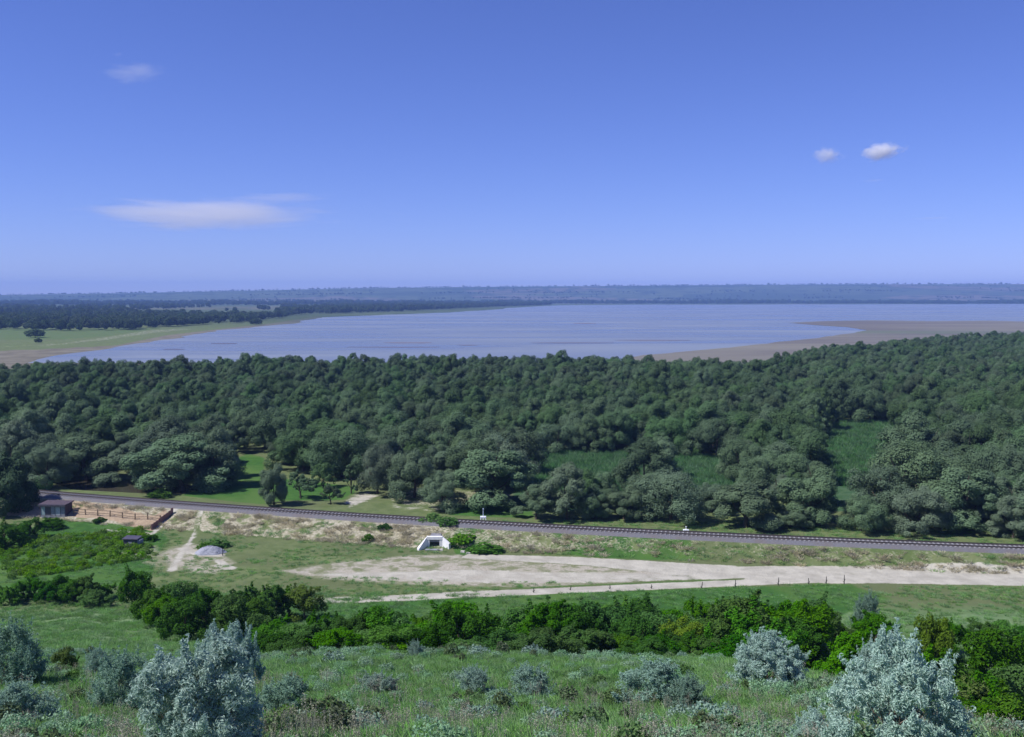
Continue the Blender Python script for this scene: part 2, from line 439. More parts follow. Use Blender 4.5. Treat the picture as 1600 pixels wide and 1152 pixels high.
def height(X, Y):
    X = np.asarray(X, float); Y = np.asarray(Y, float)
    z = np.interp(Y, _yy, _zz)
    nearf = 1 - sstep(100, 116, Y)
    z = z + nearf * (fbm(X*0.12+3, Y*0.12) - 0.5) * 0.9 * sstep(4, 16, Y) + nearf * (fbm(X*0.6, Y*0.6+9) - 0.5) * 0.22
    # the slope drops away on the right
    z = z - (1 - sstep(45, 70, Y)) * np.log1p(np.exp(np.clip(X - 10.6, -30, 30) * 1.6)) / 1.6 * 0.45 * sstep(8, 18, Y)
    # plain
    z = z + sstep(112, 122, Y) * (fbm(X*0.09, Y*0.09) - 0.5) * 0.28 * (1 - sstep(380, 420, Y))
    # embankment
    nb = (Y > 60) & (Y < 320) & (np.abs(X) < 260)
    if nb.any():
        d = np.full(X.shape, 1e3); d[nb] = segdist(RAILP, X[nb], Y[nb])
        side = Y < rail_y(X)
        run = np.where(side, runf(X), 4.5)
        e = 1.72 * (1 - np.clip((d - 2.7) / run, 0, 1))
        e = e + np.where((d > 2.6) & (d < 8.0), (fbm(X*0.5, Y*0.5) - 0.5) * 0.55 * sstep(0, 1.2, e) * sstep(2.6, 4.2, d), 0)
        z = np.where(e > 0.02, np.maximum(z, 0) * 0.3 * np.clip(1 - e, 0, 1) + np.maximum(e, z * (1 - np.clip(e, 0, 1))), z)
        k = (Y > 150) & (Y < 240) & (X < -20)
        if k.any():
            pm = inside(POND, X[k], Y[k]); pd = segdist(POND, X[k], Y[k], True)
            dd = np.where(pm, sstep(0, 2.5, pd), 0) * 0.7
            z[k] = z[k] - dd
    z = z - 0.7 * sstep(430, 560, Y)
    # far hills
    px = 800 + F * X / np.maximum(Y, 1)
    ridge = np.interp(px, [-600, 0, 200, 400, 560, 700, 1000, 1300, 1600, 2400], [466, 461, 458, 454, 450.5, 449, 446.5, 444.5, 444, 446])
    zr = CAMZ + 6500 * (HZ - ridge) / F
    f = sstep(4700, 6500, Y)
    z = z + f * (zr * (0.72 + 0.28 * sstep(5200, 6500, Y)) + 14 * (fbm(X*0.0012, Y*0.0012) - 0.5) * sstep(4700, 5600, Y) * (1 - sstep(6200, 6500, Y)))
    z = z - sstep(6700, 9500, Y) * 30
    return z

def hz(x, y): return float(height(np.array([x]), np.array([y]))[0])

ys = np.concatenate([np.arange(-70, 6, 2.5), np.arange(6, 104, 0.8), np.arange(104, 176, 0.42), np.arange(176, 240, 1.2), np.geomspace(240, 9900, 150)])
NU = 560
us = np.linspace(-1, 1, NU)
wd = np.where(ys < 0, 60, 60 + 0.95 * ys)
GX = us[None, :] * wd[:, None]; GY = np.repeat(ys[:, None], NU, 1)
GZ = height(GX, GY)
gx, gy, gz = GX.ravel(), GY.ravel(), GZ.ravel()

def region(pts, soft=1.2, pix=True, z=0.0):
    """1 inside the outline, 0 outside, a soft edge between (outline given where the photograph shows it)"""
    poly = px_poly(pts, z) if pix else pts
    a = np.array(poly); lo, hi = a.min(0) - soft*3, a.max(0) + soft*3
    k = (gx > lo[0]) & (gx < hi[0]) & (gy > lo[1]) & (gy < hi[1])
    r = np.zeros(gx.shape)
    if k.any():
        i = inside(poly, gx[k], gy[k]); d = segdist(poly, gx[k], gy[k], True)
        r[k] = sstep(-soft, soft, np.where(i, d, -d))
    return r
def band(pts, half, soft=0.6, z=0.0):
    L = [tuple(at(x, y, z)[:2]) for x, y in pts]
    a = np.array(L); lo, hi = a.min(0) - half - soft*2, a.max(0) + half + soft*2
    k = (gx > lo[0]) & (gx < hi[0]) & (gy > lo[1]) & (gy < hi[1])
    r = np.zeros(gx.shape); r[k] = 1 - sstep(half - soft, half + soft, segdist(L, gx[k], gy[k]))
    return r
mx = np.maximum
# big gravel road (right), track curving to the left, bare patches
road = region([(1130,886),(1250,884),(1400,888),(1500,890),(1620,894),(1900,905),(1900,935),(1620,917),(1400,913),(1250,912),(1150,917),(1080,920),(1120,905),(1060,890)], 0.7)
road = mx(road, region([(730,866),(800,868),(900,871),(1000,876),(1150,884),(1150,900),(1020,893),(900,882),(780,876),(720,872)], 0.8))
track = band([(505,944),(560,942),(640,938),(720,932),(820,928),(920,923),(1020,918),(1120,912),(1180,908)], 1.35, 0.5)
bare = region([(470,898),(560,893),(640,893),(740,889),(860,893),(980,893),(1120,893),(1150,906),(1000,912),(860,914),(700,913),(560,908)], 1.4)
earth = region([(520,880),(640,868),(740,866),(900,880),(1090,892),(1000,905),(760,902),(600,898),(440,893)], 2.5)
earth = mx(earth, region([(430,892),(600,886),(760,893),(900,898),(1000,910),(820,919),(640,915),(500,905)], 2.0))
earth = mx(earth, region([(275,852),(330,850),(372,880),(340,900),(290,895),(262,890),(240,868)], 2.0) * 0.8)
earth = mx(earth, region([(170,858),(250,850),(270,872),(250,893),(210,880)], 1.5) * 0.55)
path = mx(band([(324,800),(313,818),(303,838),(290,856)], 0.45, 0.6)*0.7, band([(296,850),(286,862),(279,872),(268,892)], 0.7, 1.0)*0.72)
path = mx(path, band([(285,858),(310,866),(345,868)], 0.7, 0.6))
path = mx(path, band([(345,884),(360,889)], 0.8, 0.6))
path = mx(path, band([(232,838),(245,828),(262,818),(285,810)], 0.5, 0.5) * 0.8)
path = mx(path, band([(163,828),(200,831),(228,833)], 0.5, 0.5))
path = mx(path, region([(535,786),(545,775),(575,768),(600,775),(560,790),(545,797)], 1.6)*0.62 )
path = mx(path, region([(330,872),(350,877),(366,888),(345,884)], 0.7))
pathfar = region([(600,780),(660,783),(720,795),(700,803),(610,795)], 1.2)
lush = region([(-60,850),(20,835),(90,812),(160,812),(240,826),(262,840),(250,862),(235,905),(120,930),(-100,925)], 1.2)
lush = mx(lush, region([(500,952),(700,937),(900,927),(1100,919),(1260,915),(1330,914),(1390,940),(1300,985),(600,1000),(440,1000),(430,950)], 3.5))
lush = mx(lush, region([(280,775),(345,748),(350,725),(385,708),(415,714),(420,790)], 2.0) * 0.8)
lush = mx(lush, region([(410,745),(560,760),(560,782),(420,785)], 2.0) * 0.75)
lush = mx(lush, region([(690,785),(835,790),(835,812),(700,806)], 1.5) * 0.8)
glade = mx(region([(800,700),(1150,715),(1150,800),(800,800)], 4.0), region([(1270,655),(1430,655),(1430,800),(1270,800)], 4.0))
lush = mx(lush, region([(655,822),(700,818),(755,838),(790,856),(760,862),(712,858),(706,842)], 0.8, z=0.8))
lush = mx(lush, region([(840,836),(1000,842),(1080,850),(1100,868),(960,868),(880,858)], 1.2, z=0.8) * 0.62)
dR = np.full(gx.shape, 1e3); kk = (gy > 90) & (gy < 220) & (np.abs(gx) < 200); dR[kk] = segdist(RAILP, gx[kk], gy[kk])
nearside = gy < rail_y(gx)
px_, py_ = proj(gx, gy, gz)
dry = np.where(nearside, (1 - sstep(1.4, 3.4, dR - runf(gx))), (1 - sstep(4, 6.5, dR)) * 0.75) * np.interp(px_, [0, 250, 640, 720, 800, 1100, 1600], [1, 1, 0.92, 0.5, 0.5, 0.4, 0.42])
dry = mx(dry, region([(640,760),(820,772),(820,790),(620,792),(590,770)], 2.0) * 0.5)
soil = region([(10,795),(60,792),(115,800),(170,805),(240,818),(262,812),(262,822),(240,830),(170,817),(112,812),(10,806)], 0.7)
sparse_hill = region([(1370,916),(1640,920),(1800,990),(1500,975),(1395,950)], 1.5) * 0.0
hillm = (1 - sstep(98, 112, gy)) * np.where(gx < -14, 0.9, 1.0)
mud = region([(-200,548),(0,548),(60,546),(180,540),(260,524),(345,514),(420,506),(500,494),(500,560),(300,575),(-200,600)], 6, z=-0.6)
sandf = region([(-200,541),(0,541),(90,536.5),(160,527),(230,516),(290,512.5),(310,514),(240,521),(165,532),(80,540.5),(-200,546)], 4, z=-0.6)
greenf = region([(-200,512),(0,512),(120,514),(260,511),(200,524),(100,531),(-200,534)], 6, z=-0.6)
greenf = mx(greenf, region([(360,508),(440,497),(520,491),(700,485),(830,478),(700,482),(520,487),(430,492)], 8, z=-0.6) * 0.8)
lush = mx(lush, greenf * 0.46)
farm = sstep(900, 1600, gy) * 0.7
farm = np.where(gy > 4300, 1.0, farm)
sandm = np.clip(mx(mx(road, track), mx(path, pathfar * 0.42)) + bare * 0.62, 0, 1)
sandm = mx(sandm, sandf * 0.42)

ruts = mx(band([(1060,890),(1130,894),(1220,896),(1320,897),(1460,900),(1640,905)], 0.28, 0.35), band([(1150,905),(1260,903),(1400,906),(1640,911)], 0.25, 0.35)*0.8)
ruts = mx(ruts, band([(640,938),(820,928),(1020,918)], 0.25, 0.35)*0.8)
ruts = mx(ruts, band([(900,876),(1000,881),(1090,886),(1180,889)], 0.25, 0.35)*0.7)
mid_ = band([(800,921),(900,917),(1000,912),(1090,908),(1160,905.5)], 0.35, 0.5)
sandm = sandm * (1 - 0.42*ruts) * (1 - 0.9*mid_)
lush = mx(lush, mid_*0.8)
earth = mx(earth, ruts)
road = road * (1 - 0.5*ruts)
regs = {'reg1': (sandm, lush * (1 - sandm), dry * (1 - mx(road, path))),
        'reg2': (hillm, np.clip(earth * (1 - road), 0, 1), soil),
        'reg3': (mud * (1 - sandf), farm, glade)}
V = np.stack([gx, gy, gz], 1)
idx = np.arange(len(ys) * NU).reshape(len(ys), NU)
Q = np.stack([idx[:-1, :-1].ravel(), idx[:-1, 1:].ravel(), idx[1:, 1:].ravel(), idx[1:, :-1].ravel()], 1)
fc = lambda a: a[Q].mean(1)
fy, fX = fc(gy), fc(gx)
cls = np.zeros(len(Q), int)
cls[(fy > 4700)] = 1
cls[(fc(dR) < 2.2 + np.where(fy < rail_y(fX), runf(fX), 4.5))] = 2
cls[fc(track) > 0.5] = 3
cls[fc(road) > 0.45] = 4
cls[(fc(path) > 0.5) & (fc(dR) > 7.6)] = 5
names = ['ground', 'far_hills', 'railway_embankment', 'dirt_track', 'gravel_road', 'footpath']
labels = ['grassy hillside and flat meadow ground of the valley', 'low blue hills with fields along the horizon', 'dry grassy embankment carrying the railway',
          'narrow pale dirt track joining the gravel road', 'wide pale gravel road at the right', 'pale trodden chalk footpaths on the meadow']
for k, nm in enumerate(names):
    q = Q[cls == k]
    u, inv = np.unique(q, return_inverse=True)
    me = mesh_np(nm, V[u], inv.reshape(-1, 4), [M['ground']], True)
    for an, (r_, g_, b_) in regs.items():
        at_ = me.attributes.new(an, 'FLOAT_COLOR', 'POINT')
        at_.data.foreach_set('color', np.stack([r_[u], g_[u], b_[u], np.ones(len(u))], 1).astype(np.float32).ravel())
    tag(link(nm, me), labels[k], None, None, 'structure')

# ------------------------------------------------------------------ lake, flats, pond
_sheetn = [0]
def sheet(name, pts, z, mt, jit=0.0, seg=60.0, label=None):
    """flat outline with a naturally wavering edge"""
    P = [np.array(p) for p in pts]
    res = []
    for i in range(len(P)):
        a, b_ = P[i], P[(i + 1) % len(P)]
        L = np.linalg.norm(b_ - a); dist = max(np.linalg.norm((a + b_) / 2), 10)
        n = int(np.clip(L / (seg * dist / 1000), 1, 120))
        nr = np.array((-(b_ - a)[1], (b_ - a)[0])) / max(L, 1e-6)
        for k in range(n):
            t_ = k / n; q = a + (b_ - a) * t_
            o = (fbm(np.array([q[0] / (dist * 0.035)]), np.array([q[1] / (dist * 0.07)]), 4)[0] - 0.5) * 2 * jit * dist / 1000 * (1 if k else 0.6)
            res.append(q + nr * o)
    from mathutils.geometry import tessellate_polygon
    vv = [Vector((p[0], p[1], 0)) for p in res]
    tr = tessellate_polygon([vv])
    me = bpy.data.meshes.new(name)
    fs = []
    for a, b_, c_ in tr:
        nz = (vv[b_] - vv[a]).cross(vv[c_] - vv[a]).z
        fs.append((a, b_, c_) if nz > 0 else (a, c_, b_))
    me.from_pydata([(p[0], p[1], z) for p in res], [], fs); me.update(); me.materials.append(mt)
    o = link(name, me); tag(o, label, None, None, 'structure')
    return o
LZ = -0.5
lp = [(60,562),(120,552),(180,545),(235,535),(290,526),(345,516.5),(400,511),(455,506),(500,496),(600,492),(700,488.5),(770,484),(830,479.5),(880,477.3),(1000,476.3),(1200,476),(1400,475.6),(1600,475.2),(2300,474.5),(2300,620),(0,620),(20,575)]
sheet('lake', [at(x, y, LZ)[:2] for x, y in lp], LZ, M['lake'], 14, 25, 'broad pale blue lake beyond the wood')
bar = [(985,559),(1060,551),(1120,545),(1200,537.5),(1280,529),(1340,520.5),(1358,516),(1330,511.5),(1262,507),(1240,504.6),(1290,502.2),(1360,501),(1450,502),(1540,501.5),(1640,503.5),(2300,505),(2300,620),(985,620)]
sheet('mud_flat', [at(x, y, LZ)[:2] for x, y in bar], LZ + 0.12, M['mud'], 10, 20, 'brown mud flat reaching into the lake at the right')
for x0, x1, y0, h_ in [(598,676,535.8,1.3),(540,690,542.5,0.9),(715,745,539.5,0.7),(896,930,505.8,0.7),(830,960,536,0.6),(960,1080,532,0.7),(255,290,546,0.8),(330,372,537,0.7)]:
    if h_ == 0: continue
    a = np.linspace(0, 2*math.pi, 15)[:-1]
    pts = [at((x0+x1)/2 + math.cos(q)*(x1-x0)/2, y0 + math.sin(q)*h_*(0.6+0.5*random.random()), LZ)[:2] for q in a]
    _sheetn[0] += 1; sheet('mud_bank', pts, LZ + 0.03 + 0.008*_sheetn[0], M['shoal'], 5, 25, 'low mud bank just breaking the lake surface')
sheet('pond', POND, -0.32, M['pond'], 1.0, 10, 'dark brown pond at the foot of the railway by the wood')

# ------------------------------------------------------------------ foliage builders
def unit(v): return v / (np.linalg.norm(v, axis=1, keepdims=True) + 1e-9)
def rsph(r, n): return unit(r.normal(size=(n, 3)))
def cards(P, Nn, W, L, r):
    n = len(P)
    t_ = unit(np.cross(Nn, rsph(r, n))); b_ = np.cross(Nn, t_)
    W = np.broadcast_to(W, (n,))[:, None]; L = np.broadcast_to(L, (n,))[:, None]
    bend = Nn * L * 0.12
    V_ = np.stack([P - t_*L/2 - bend, P + b_*W/2, P + t_*L/2 - bend, P - b_*W/2], 1).reshape(-1, 3)
    return V_, np.arange(4*n).reshape(n, 4)

def crown_mesh(name, seed, H, Rr, nblob, nleaf, leaf, mt, zlow=0.12, blob=(0.22, 0.40), lumpy=1.0, rnd=0.55):
    r = np.random.default_rng(seed)
    d = rsph(r, nblob*3); d = d[d[:, 2] > -0.62][:nblob]
    zc, az = H*(1+zlow)/2, H*(1-zlow)/2
    rad = r.uniform(blob[0], blob[1], len(d)) * Rr
    k = r.uniform(0.45, 0.86, len(d))[:, None]
    ax = np.array([Rr, Rr, az]); C = d * k * ax; C[:, :2] *= r.uniform(0.8, 1.1, (len(d), 1))
    sway = r.normal(size=2) * 0.12 * Rr
    C[:, 2] += zc; C[:, :2] += sway * (C[:, 2:3] / H)
    C[:, 2] = np.maximum(C[:, 2], rad * 0.7)
    pr = rad**2 / (rad**2).sum()
    P, Nn = [], []
    have = 0
    while have < nleaf:
        n = nleaf
        b_ = r.choice(len(d), n, p=pr)
        u = rsph(r, n)
        pos = C[b_] + u * rad[b_][:, None] * (0.72 + 0.5*r.random(n)**1.3)[:, None]
        dist = np.linalg.norm(pos[:, None, :] - C[None], axis=2) / rad[None]
        dist[np.arange(n), b_] = 9
        ok = (dist.min(1) > 0.72) & (pos[:, 2] > 0.03*H)
        pos, u = pos[ok], u[ok]
        nn = unit(u * lumpy + np.array([0, 0, 0.25]) + rsph(r, len(u)) * rnd)
        P.append(pos); Nn.append(nn); have += len(pos)
    P = np.concatenate(P)[:nleaf]; Nn = np.concatenate(Nn)[:nleaf]
    s = r.uniform(0.7, 1.4, nleaf) * leaf
    V_, F_ = cards(P, Nn, s*0.75, s*1.25, r)
    return mesh_np(name, V_, F_, [mt])

def crown2(name, seed, H, Rr, nlobe, nclump, nleaf, leaf, mt, lobe_r=0.36, clump_r=0.13, rnd=0.45, aspect=0.6, sprays=0, drop=0.55, skirt=0.4, fuzz=0.5):
    """ragged crown: several lobes of different height, each a heap of small clumps, plus stray shoots"""
    r = np.random.default_rng(seed)
    LC, LR = [], []
    stretch = r.uniform(0.82, 1.2)
    for i in range(nlobe):
        a = 2.4*i + r.uniform(-.5, .5)
        rl = lobe_r*Rr*r.uniform(0.7, 1.25); vt = rl*r.uniform(0.95, 1.6)
        if i < nlobe*(1 - skirt):
            q = math.sqrt((i + .3)/(nlobe*(1 - skirt)))*0.72*Rr*r.uniform(.75, 1.1)
            zt = H*(1 - drop*(q/Rr)**2)*r.uniform(0.78, 1.03); zc = max(zt - vt, vt*0.6)
        else:
            q = Rr*r.uniform(0.5, 0.8); zc = H*r.uniform(0.07, 0.42)
        LC.append((q*math.cos(a)*stretch, q*math.sin(a)/stretch, zc)); LR.append((rl, rl, min(vt, zc*1.1 + .05*H)))
    LC, LR = np.array(LC), np.array(LR)
    li = np.repeat(np.arange(nlobe), nclump)
    d = rsph(r, len(li)); d[:, 2] = np.where(d[:, 2] < -0.45, -d[:, 2], d[:, 2])
    C = LC[li] + d*LR[li]*r.uniform(0.7, 1.02, (len(li), 1))
    rad = clump_r*Rr*r.uniform(0.6, 1.35, len(li))
    if sprays:      # stray shoots sticking out of the outline
        k = r.integers(0, len(li), sprays); out_ = unit(d[k]*np.array([1, 1, .6]) + np.array([0, 0, .9]))
        for st in (1.0, 1.9, 2.7):
            C = np.concatenate([C, C[k] + out_*rad[k][:, None]*st]); rad = np.concatenate([rad, rad[k]*(0.75 - 0.15*st)]); d = np.concatenate([d, d[k]])
    ok = C[:, 2] > 0.02*H; C, rad, d = C[ok], rad[ok], d[ok]
    pr = rad**2/(rad**2).sum()
    P, Nn, have = [], [], 0
    while have < nleaf:
        n = nleaf; b_ = r.choice(len(C), n, p=pr); u = rsph(r, n)
        pos = C[b_] + u*rad[b_][:, None]*(1.2 - fuzz + fuzz*r.random(n)**1.3)[:, None]
        dist = np.full(n, 9.0, np.float32)
        for j in (range(len(C)) if fuzz <= .5 else ()):
            dj = ((pos - C[j])**2).sum(1)/rad[j]**2
            dj[b_ == j] = 9; np.minimum(dist, dj, out=dist, casting='unsafe')
        ok = (dist > (0.5 if fuzz <= .5 else .12)) & (pos[:, 2] > 0.0)
        pos, u, b_ = pos[ok], u[ok], b_[ok]
        P.append(pos); Nn.append(unit(u*0.75 + d[b_]*0.5 + np.array([0, 0, .2]) + rsph(r, len(u))*rnd)); have += len(pos)
    P = np.concatenate(P)[:nleaf]; Nn = np.concatenate(Nn)[:nleaf]
    s_ = r.uniform(0.65, 1.4, nleaf)*leaf
    V_, F_ = cards(P, Nn, s_*aspect, s_*1.2, r)
    return mesh_np(name, V_, F_, [mt])

def trunk_mesh(name, seed, H, Rr, mt, rad=0.16, limbs=5):
    r = random.Random(seed); mb = MB()
    top = (r.uniform(-.2, .2)*Rr, r.uniform(-.2, .2)*Rr, H*0.72)
    mid = (top[0]*0.3 + r.uniform(-.1, .1), top[1]*0.3, H*0.33)
    mb.tube([(0, 0, -0.25), (0.02, 0, H*0.1), mid, top], [rad*1.35, rad, rad*0.75, rad*0.2], 7)
    for k in range(limbs):
        a = 2*math.pi*(k + r.random()*0.6)/limbs; f = r.uniform(0.15, 0.5)
        p0 = (mid[0]*f*2, mid[1]*f*2, H*f*0.66)
        p2 = (math.cos(a)*Rr*0.6, math.sin(a)*Rr*0.6, H*r.uniform(0.5, 0.8))
        p1 = ((p0[0]+p2[0])/2*1.1, (p0[1]+p2[1])/2*1.1, (p0[2]+p2[2])/2 - 0.05*H)
        mb.tube([p0, p1, p2], [rad*0.5, rad*0.35, rad*0.1], 5)
    return mb.mesh(name, mt)

def tuft_mesh(name, seed, n, h, spread, wid, mt, lean=0.5, head=None):
    r = np.random.default_rng(seed)
    a = r.uniform(0, 2*math.pi, n); rr = spread*np.sqrt(r.random(n))
    b0 = np.stack([rr*np.cos(a), rr*np.sin(a), np.zeros(n)-0.03], 1)
    ln = r.normal(size=(n, 2))*lean*0.5 + np.stack([np.cos(a), np.sin(a)], 1)*lean*0.5
    hh = h*r.uniform(0.5, 1.15, n)
    tip = b0 + np.concatenate([ln*hh[:, None], hh[:, None]], 1)
    mid = b0*0.5 + tip*0.5 + np.array([0, 0, 1])*hh[:, None]*0.1
    sd_ = unit(np.stack([-ln[:, 1], ln[:, 0], np.zeros(n)+0.01], 1) + r.normal(size=(n, 3))*0.4)*wid*r.uniform(0.7, 1.3, n)[:, None]
    V_ = np.stack([b0 - sd_/2, b0 + sd_/2, mid + sd_*0.45, tip, mid - sd_*0.45], 1).reshape(-1, 3)
    F_ = np.array([[0, 1, 2, 4], [4, 2, 3, 3]])
    # 5-vert blade as one pentagon
    return mesh_np(name, V_, np.arange(5*n).reshape(n, 5), [mt])

# geometry-nodes scatter for what nobody could count
def scatter(name, pts, rotz, scl, vid, variants, label, cat):
    me = bpy.data.meshes.new(name); n = len(pts)
    me.vertices.add(n); me.vertices.foreach_set('co', np.asarray(pts, np.float32).ravel())
    a = me.attributes.new('rotz', 'FLOAT', 'POINT'); a.data.foreach_set('value', np.asarray(rotz, np.float32))
    a = me.attributes.new('scl', 'FLOAT', 'POINT'); a.data.foreach_set('value', np.asarray(scl, np.float32))
    a = me.attributes.new('vid', 'INT', 'POINT'); a.data.foreach_set('value', np.asarray(vid, np.int32))
    o = link(name, me)
    ng = bpy.data.node_groups.new(name + '_scatter', 'GeometryNodeTree')
    ng.interface.new_socket('Geometry', in_out='INPUT', socket_type='NodeSocketGeometry')
    ng.interface.new_socket('Geometry', in_out='OUTPUT', socket_type='NodeSocketGeometry')
    gi = ng.nodes.new('NodeGroupInput'); go = ng.nodes.new('NodeGroupOutput'); jn = ng.nodes.new('GeometryNodeJoinGeometry')
    def attr(nm, ty):
        q = ng.nodes.new('GeometryNodeInputNamedAttribute'); q.data_type = ty; q.inputs[0].default_value = nm
        return q.outputs[0]
    sv = attr('scl', 'FLOAT'); rv = attr('rotz', 'FLOAT'); vv = attr('vid', 'INT')
    cx = ng.nodes.new('ShaderNodeCombineXYZ'); ng.links.new(rv, cx.inputs[2])
    for k, vo_ in enumerate(variants):
        oi = ng.nodes.new('GeometryNodeObjectInfo'); oi.inputs[0].default_value = vo_; oi.inputs[1].default_value = True
        cmp = ng.nodes.new('FunctionNodeCompare'); cmp.data_type = 'INT'; cmp.operation = 'EQUAL'
        ng.links.new(vv, cmp.inputs[2]); cmp.inputs[3].default_value = k
        ip = ng.nodes.new('GeometryNodeInstanceOnPoints')
        ng.links.new(gi.outputs[0], ip.inputs['Points']); ng.links.new(cmp.outputs[0], ip.inputs['Selection'])
        ng.links.new(oi.outputs['Geometry'], ip.inputs['Instance'])
        ng.links.new(cx.outputs[0], ip.inputs['Rotation']); ng.links.new(sv, ip.inputs['Scale'])
        ng.links.new(ip.outputs[0], jn.inputs[0])
    ng.links.new(jn.outputs[0], go.inputs[0])
    md = o.modifiers.new('scatter', 'NODES'); md.node_group = ng
    return tag(o, label, cat, None, 'stuff')
def source(name, me):       # unlinked source for the scatter, never in the scene itself
    return bpy.data.objects.new(name, me)

# ------------------------------------------------------------------ trees
TH = 9.0
TV = []
for k in range(8):
    Rr = [4.2, 3.7, 4.6, 3.4, 4.0, 4.4, 3.2, 3.9][k]; hh = TH*[1, 1.05, .92, 1.1, .97, 1.0, 1.08, .9][k]
    cm = crown2('crown_%d' % k, 100+k, hh, Rr, [12, 10, 13, 9, 12, 11, 10, 13][k], 10, 27000, 0.18, M['willow'], [.37, .41, .34, .44, .36, .39, .42, .33][k], 0.18, 0.34, 0.7, 0, [.6, .7, .5, .8, .55, .6, .75, .5][k], .48)
    tm = trunk_mesh('trunk_%d' % k, 200+k, hh, Rr, M['bark'], 0.19, 5)
    TV.append((cm, tm, hh, Rr))
FTV = []     # the paler willows of the front row
for cm, tm, hh, Rr in TV:
    c2 = cm.copy(); c2.materials[0] = M['palewillow']; FTV.append((c2, tm, hh, Rr))
SV = []      # small rounded trees
for k in range(3):
    cm = crown2('small_crown_%d' % k, 140+k, 4.0, [1.6, 1.9, 1.2][k], 7, 8, 5000, 0.14, M['willow'], .42, .17, .45, .7, 5, .6, .2)
    SV.append((cm, trunk_mesh('small_trunk_%d' % k, 240+k, 4.0, 1.5, M['bark'], 0.1, 4), 4.0, [1.6, 1.9, 1.2][k]))

def tree(var, X, Y, s, rz, label, group=None, sz=1.0, name='willow_tree', cmat=None):
    cm, tm, hh, Rr = var
    wx = 1.0 if sz != 1.0 else random.uniform(1.0, 1.35)
    e = empty(name, (X, Y, hz(X, Y)), rz); e.scale = (s*wx, s*wx, s*sz)
    tag(e, label, 'tree', group)
    link('crown', cm, e); link('trunk', tm, e)
    return e

# front row, from left to right along the railway: base px, base row, width px, top row
FR = [(75,762,80,690),(135,748,100,655),(215,752,95,668),(285,764,150,672),(335,760,90,668),
      (428,790,50,722),(590,772,80,690),(648,778,90,690),(692,797,75,735),(765,790,140,680),
      (838,812,64,748),(886,812,78,724),(928,811,56,758),(975,812,66,757),(1048,812,118,730),(1112,800,70,748),
      (1032,752,70,682),(1165,824,110,732),(1150,742,48,712),(1217,760,80,690),(1243,825,62,785),(1262,818,110,730),(1345,830,84,772),
      (1378,812,110,712),(1436,834,96,758),(1500,826,120,706),(1555,826,90,728),(1583,842,70,775),(1610,836,110,740)]
notes = {0: 'rounded tree left of the dark pond under the wood', 5: 'twin-lobed tall bush-like tree standing alone beside the railway near the grass clearing',
         8: 'tree with a bare dark trunk standing right against the railway', 9: 'broad tall bright-topped tree above the bare-trunked one by the railway',
         16: 'rounded tree standing alone behind the long green glade'}
front = []
for i, (bx, by, wpx, ty) in enumerate(FR):
    p = at(bx, by, 0.0)
    Hm = (by - ty) / F * np.hypot(p[1], CAMZ) * 0.97
    Wm = wpx / F * np.hypot(p[1], CAMZ)
    front.append((p[0], p[1], Hm, Wm, i))
placed, front_list = [], []
for i, (X, Y, Hm, Wm, _) in enumerate(front):
    v = FTV[(i*3) % 8]
    s = Wm / (2*v[3]*1.02)
    front_list.append((FR[i][0], v, X, Y, s, Hm / v[2] / s, notes.get(i)))
    placed.append((X, Y, Wm/2))
# small free-standing trees
for (bx, by, wpx, ty, vi, lab) in [(470,780,46,735,0,'small round tree with bare trunk on grass beside the twin-lobed tree'),
                                   (517,788,30,755,0,'smallest round tree at the edge of the sandy clearing'),
                                   (549,772,26,726,2,'slim upright small tree at the wood edge by the sandy clearing'),
                                   (505,762,40,722,1,'low rounded tree half hidden at the wood edge above the small round trees')]:
    p = at(bx, by); s = (wpx/F*np.hypot(p[1], CAMZ)) / (2*SV[vi][3]); Hm = (by-ty)/F*np.hypot(p[1], CAMZ)
    tree(SV[vi], p[0], p[1], s, random.uniform(0, 6), lab, None, Hm/4.0/s, 'small_tree')
    placed.append((p[0], p[1], 1.5))
# the dark tree at the left edge, this side of the railway
p = at(8, 803); Hm = 92/F*np.hypot(p[1], CAMZ); Wm = 86/F*np.hypot(p[1], CAMZ)
v = (crown2('dark_crown', 190, 9.0, 4.2, 16, 10, 24000, 0.27, M['darkwillow'], .42, .19, .5, .75, 0, .5, .5), TV[4][1], 9.0, 4.2)
tree(v, p[0], p[1], Wm/(2*v[3]), 1.0, 'dark tree at the left edge standing beside the flat-roofed hut', None, Hm/v[2]/(Wm/(2*v[3])), 'dark_tree')

# the wood behind: jittered grid, thinned where the photograph shows glades and sky line
topline = ([-200,0,150,300,450,600,800,1000,1120,1200,1240,1280,1400,1500,1560,1600,1900], [574,571,564,561,558,559,557,558,564,561,548,541,531,523,517,516,512])
CLEAR = [[(300,772),(345,742),(350,722),(385,708),(410,712),(412,745),(408,780)],
         [(830,713),(1000,715),(1003,732),(830,730)], [(1058,732),(1130,732),(1130,748),(1062,748)],
         [(1300,666),(1402,668),(1395,692),(1330,716),(1298,716)], [(525,772),(560,764),(640,768),(690,782),(830,792),(830,812),(540,797)],
         [(90,745),(290,748),(290,772),(90,772)]]
NOBASE = [[(815,708),(1150,718),(1150,765),(815,762)], [(1285,664),(1412,664),(1405,755),(1285,755)], [(60,742),(330,748),(330,780),(60,775)],
          [(300,800),(340,745),(345,712),(420,705),(420,800)], [(400,742),(560,752),(660,765),(840,782),(840,812),(400,800)]]
wood = []
sp_ = 6.3
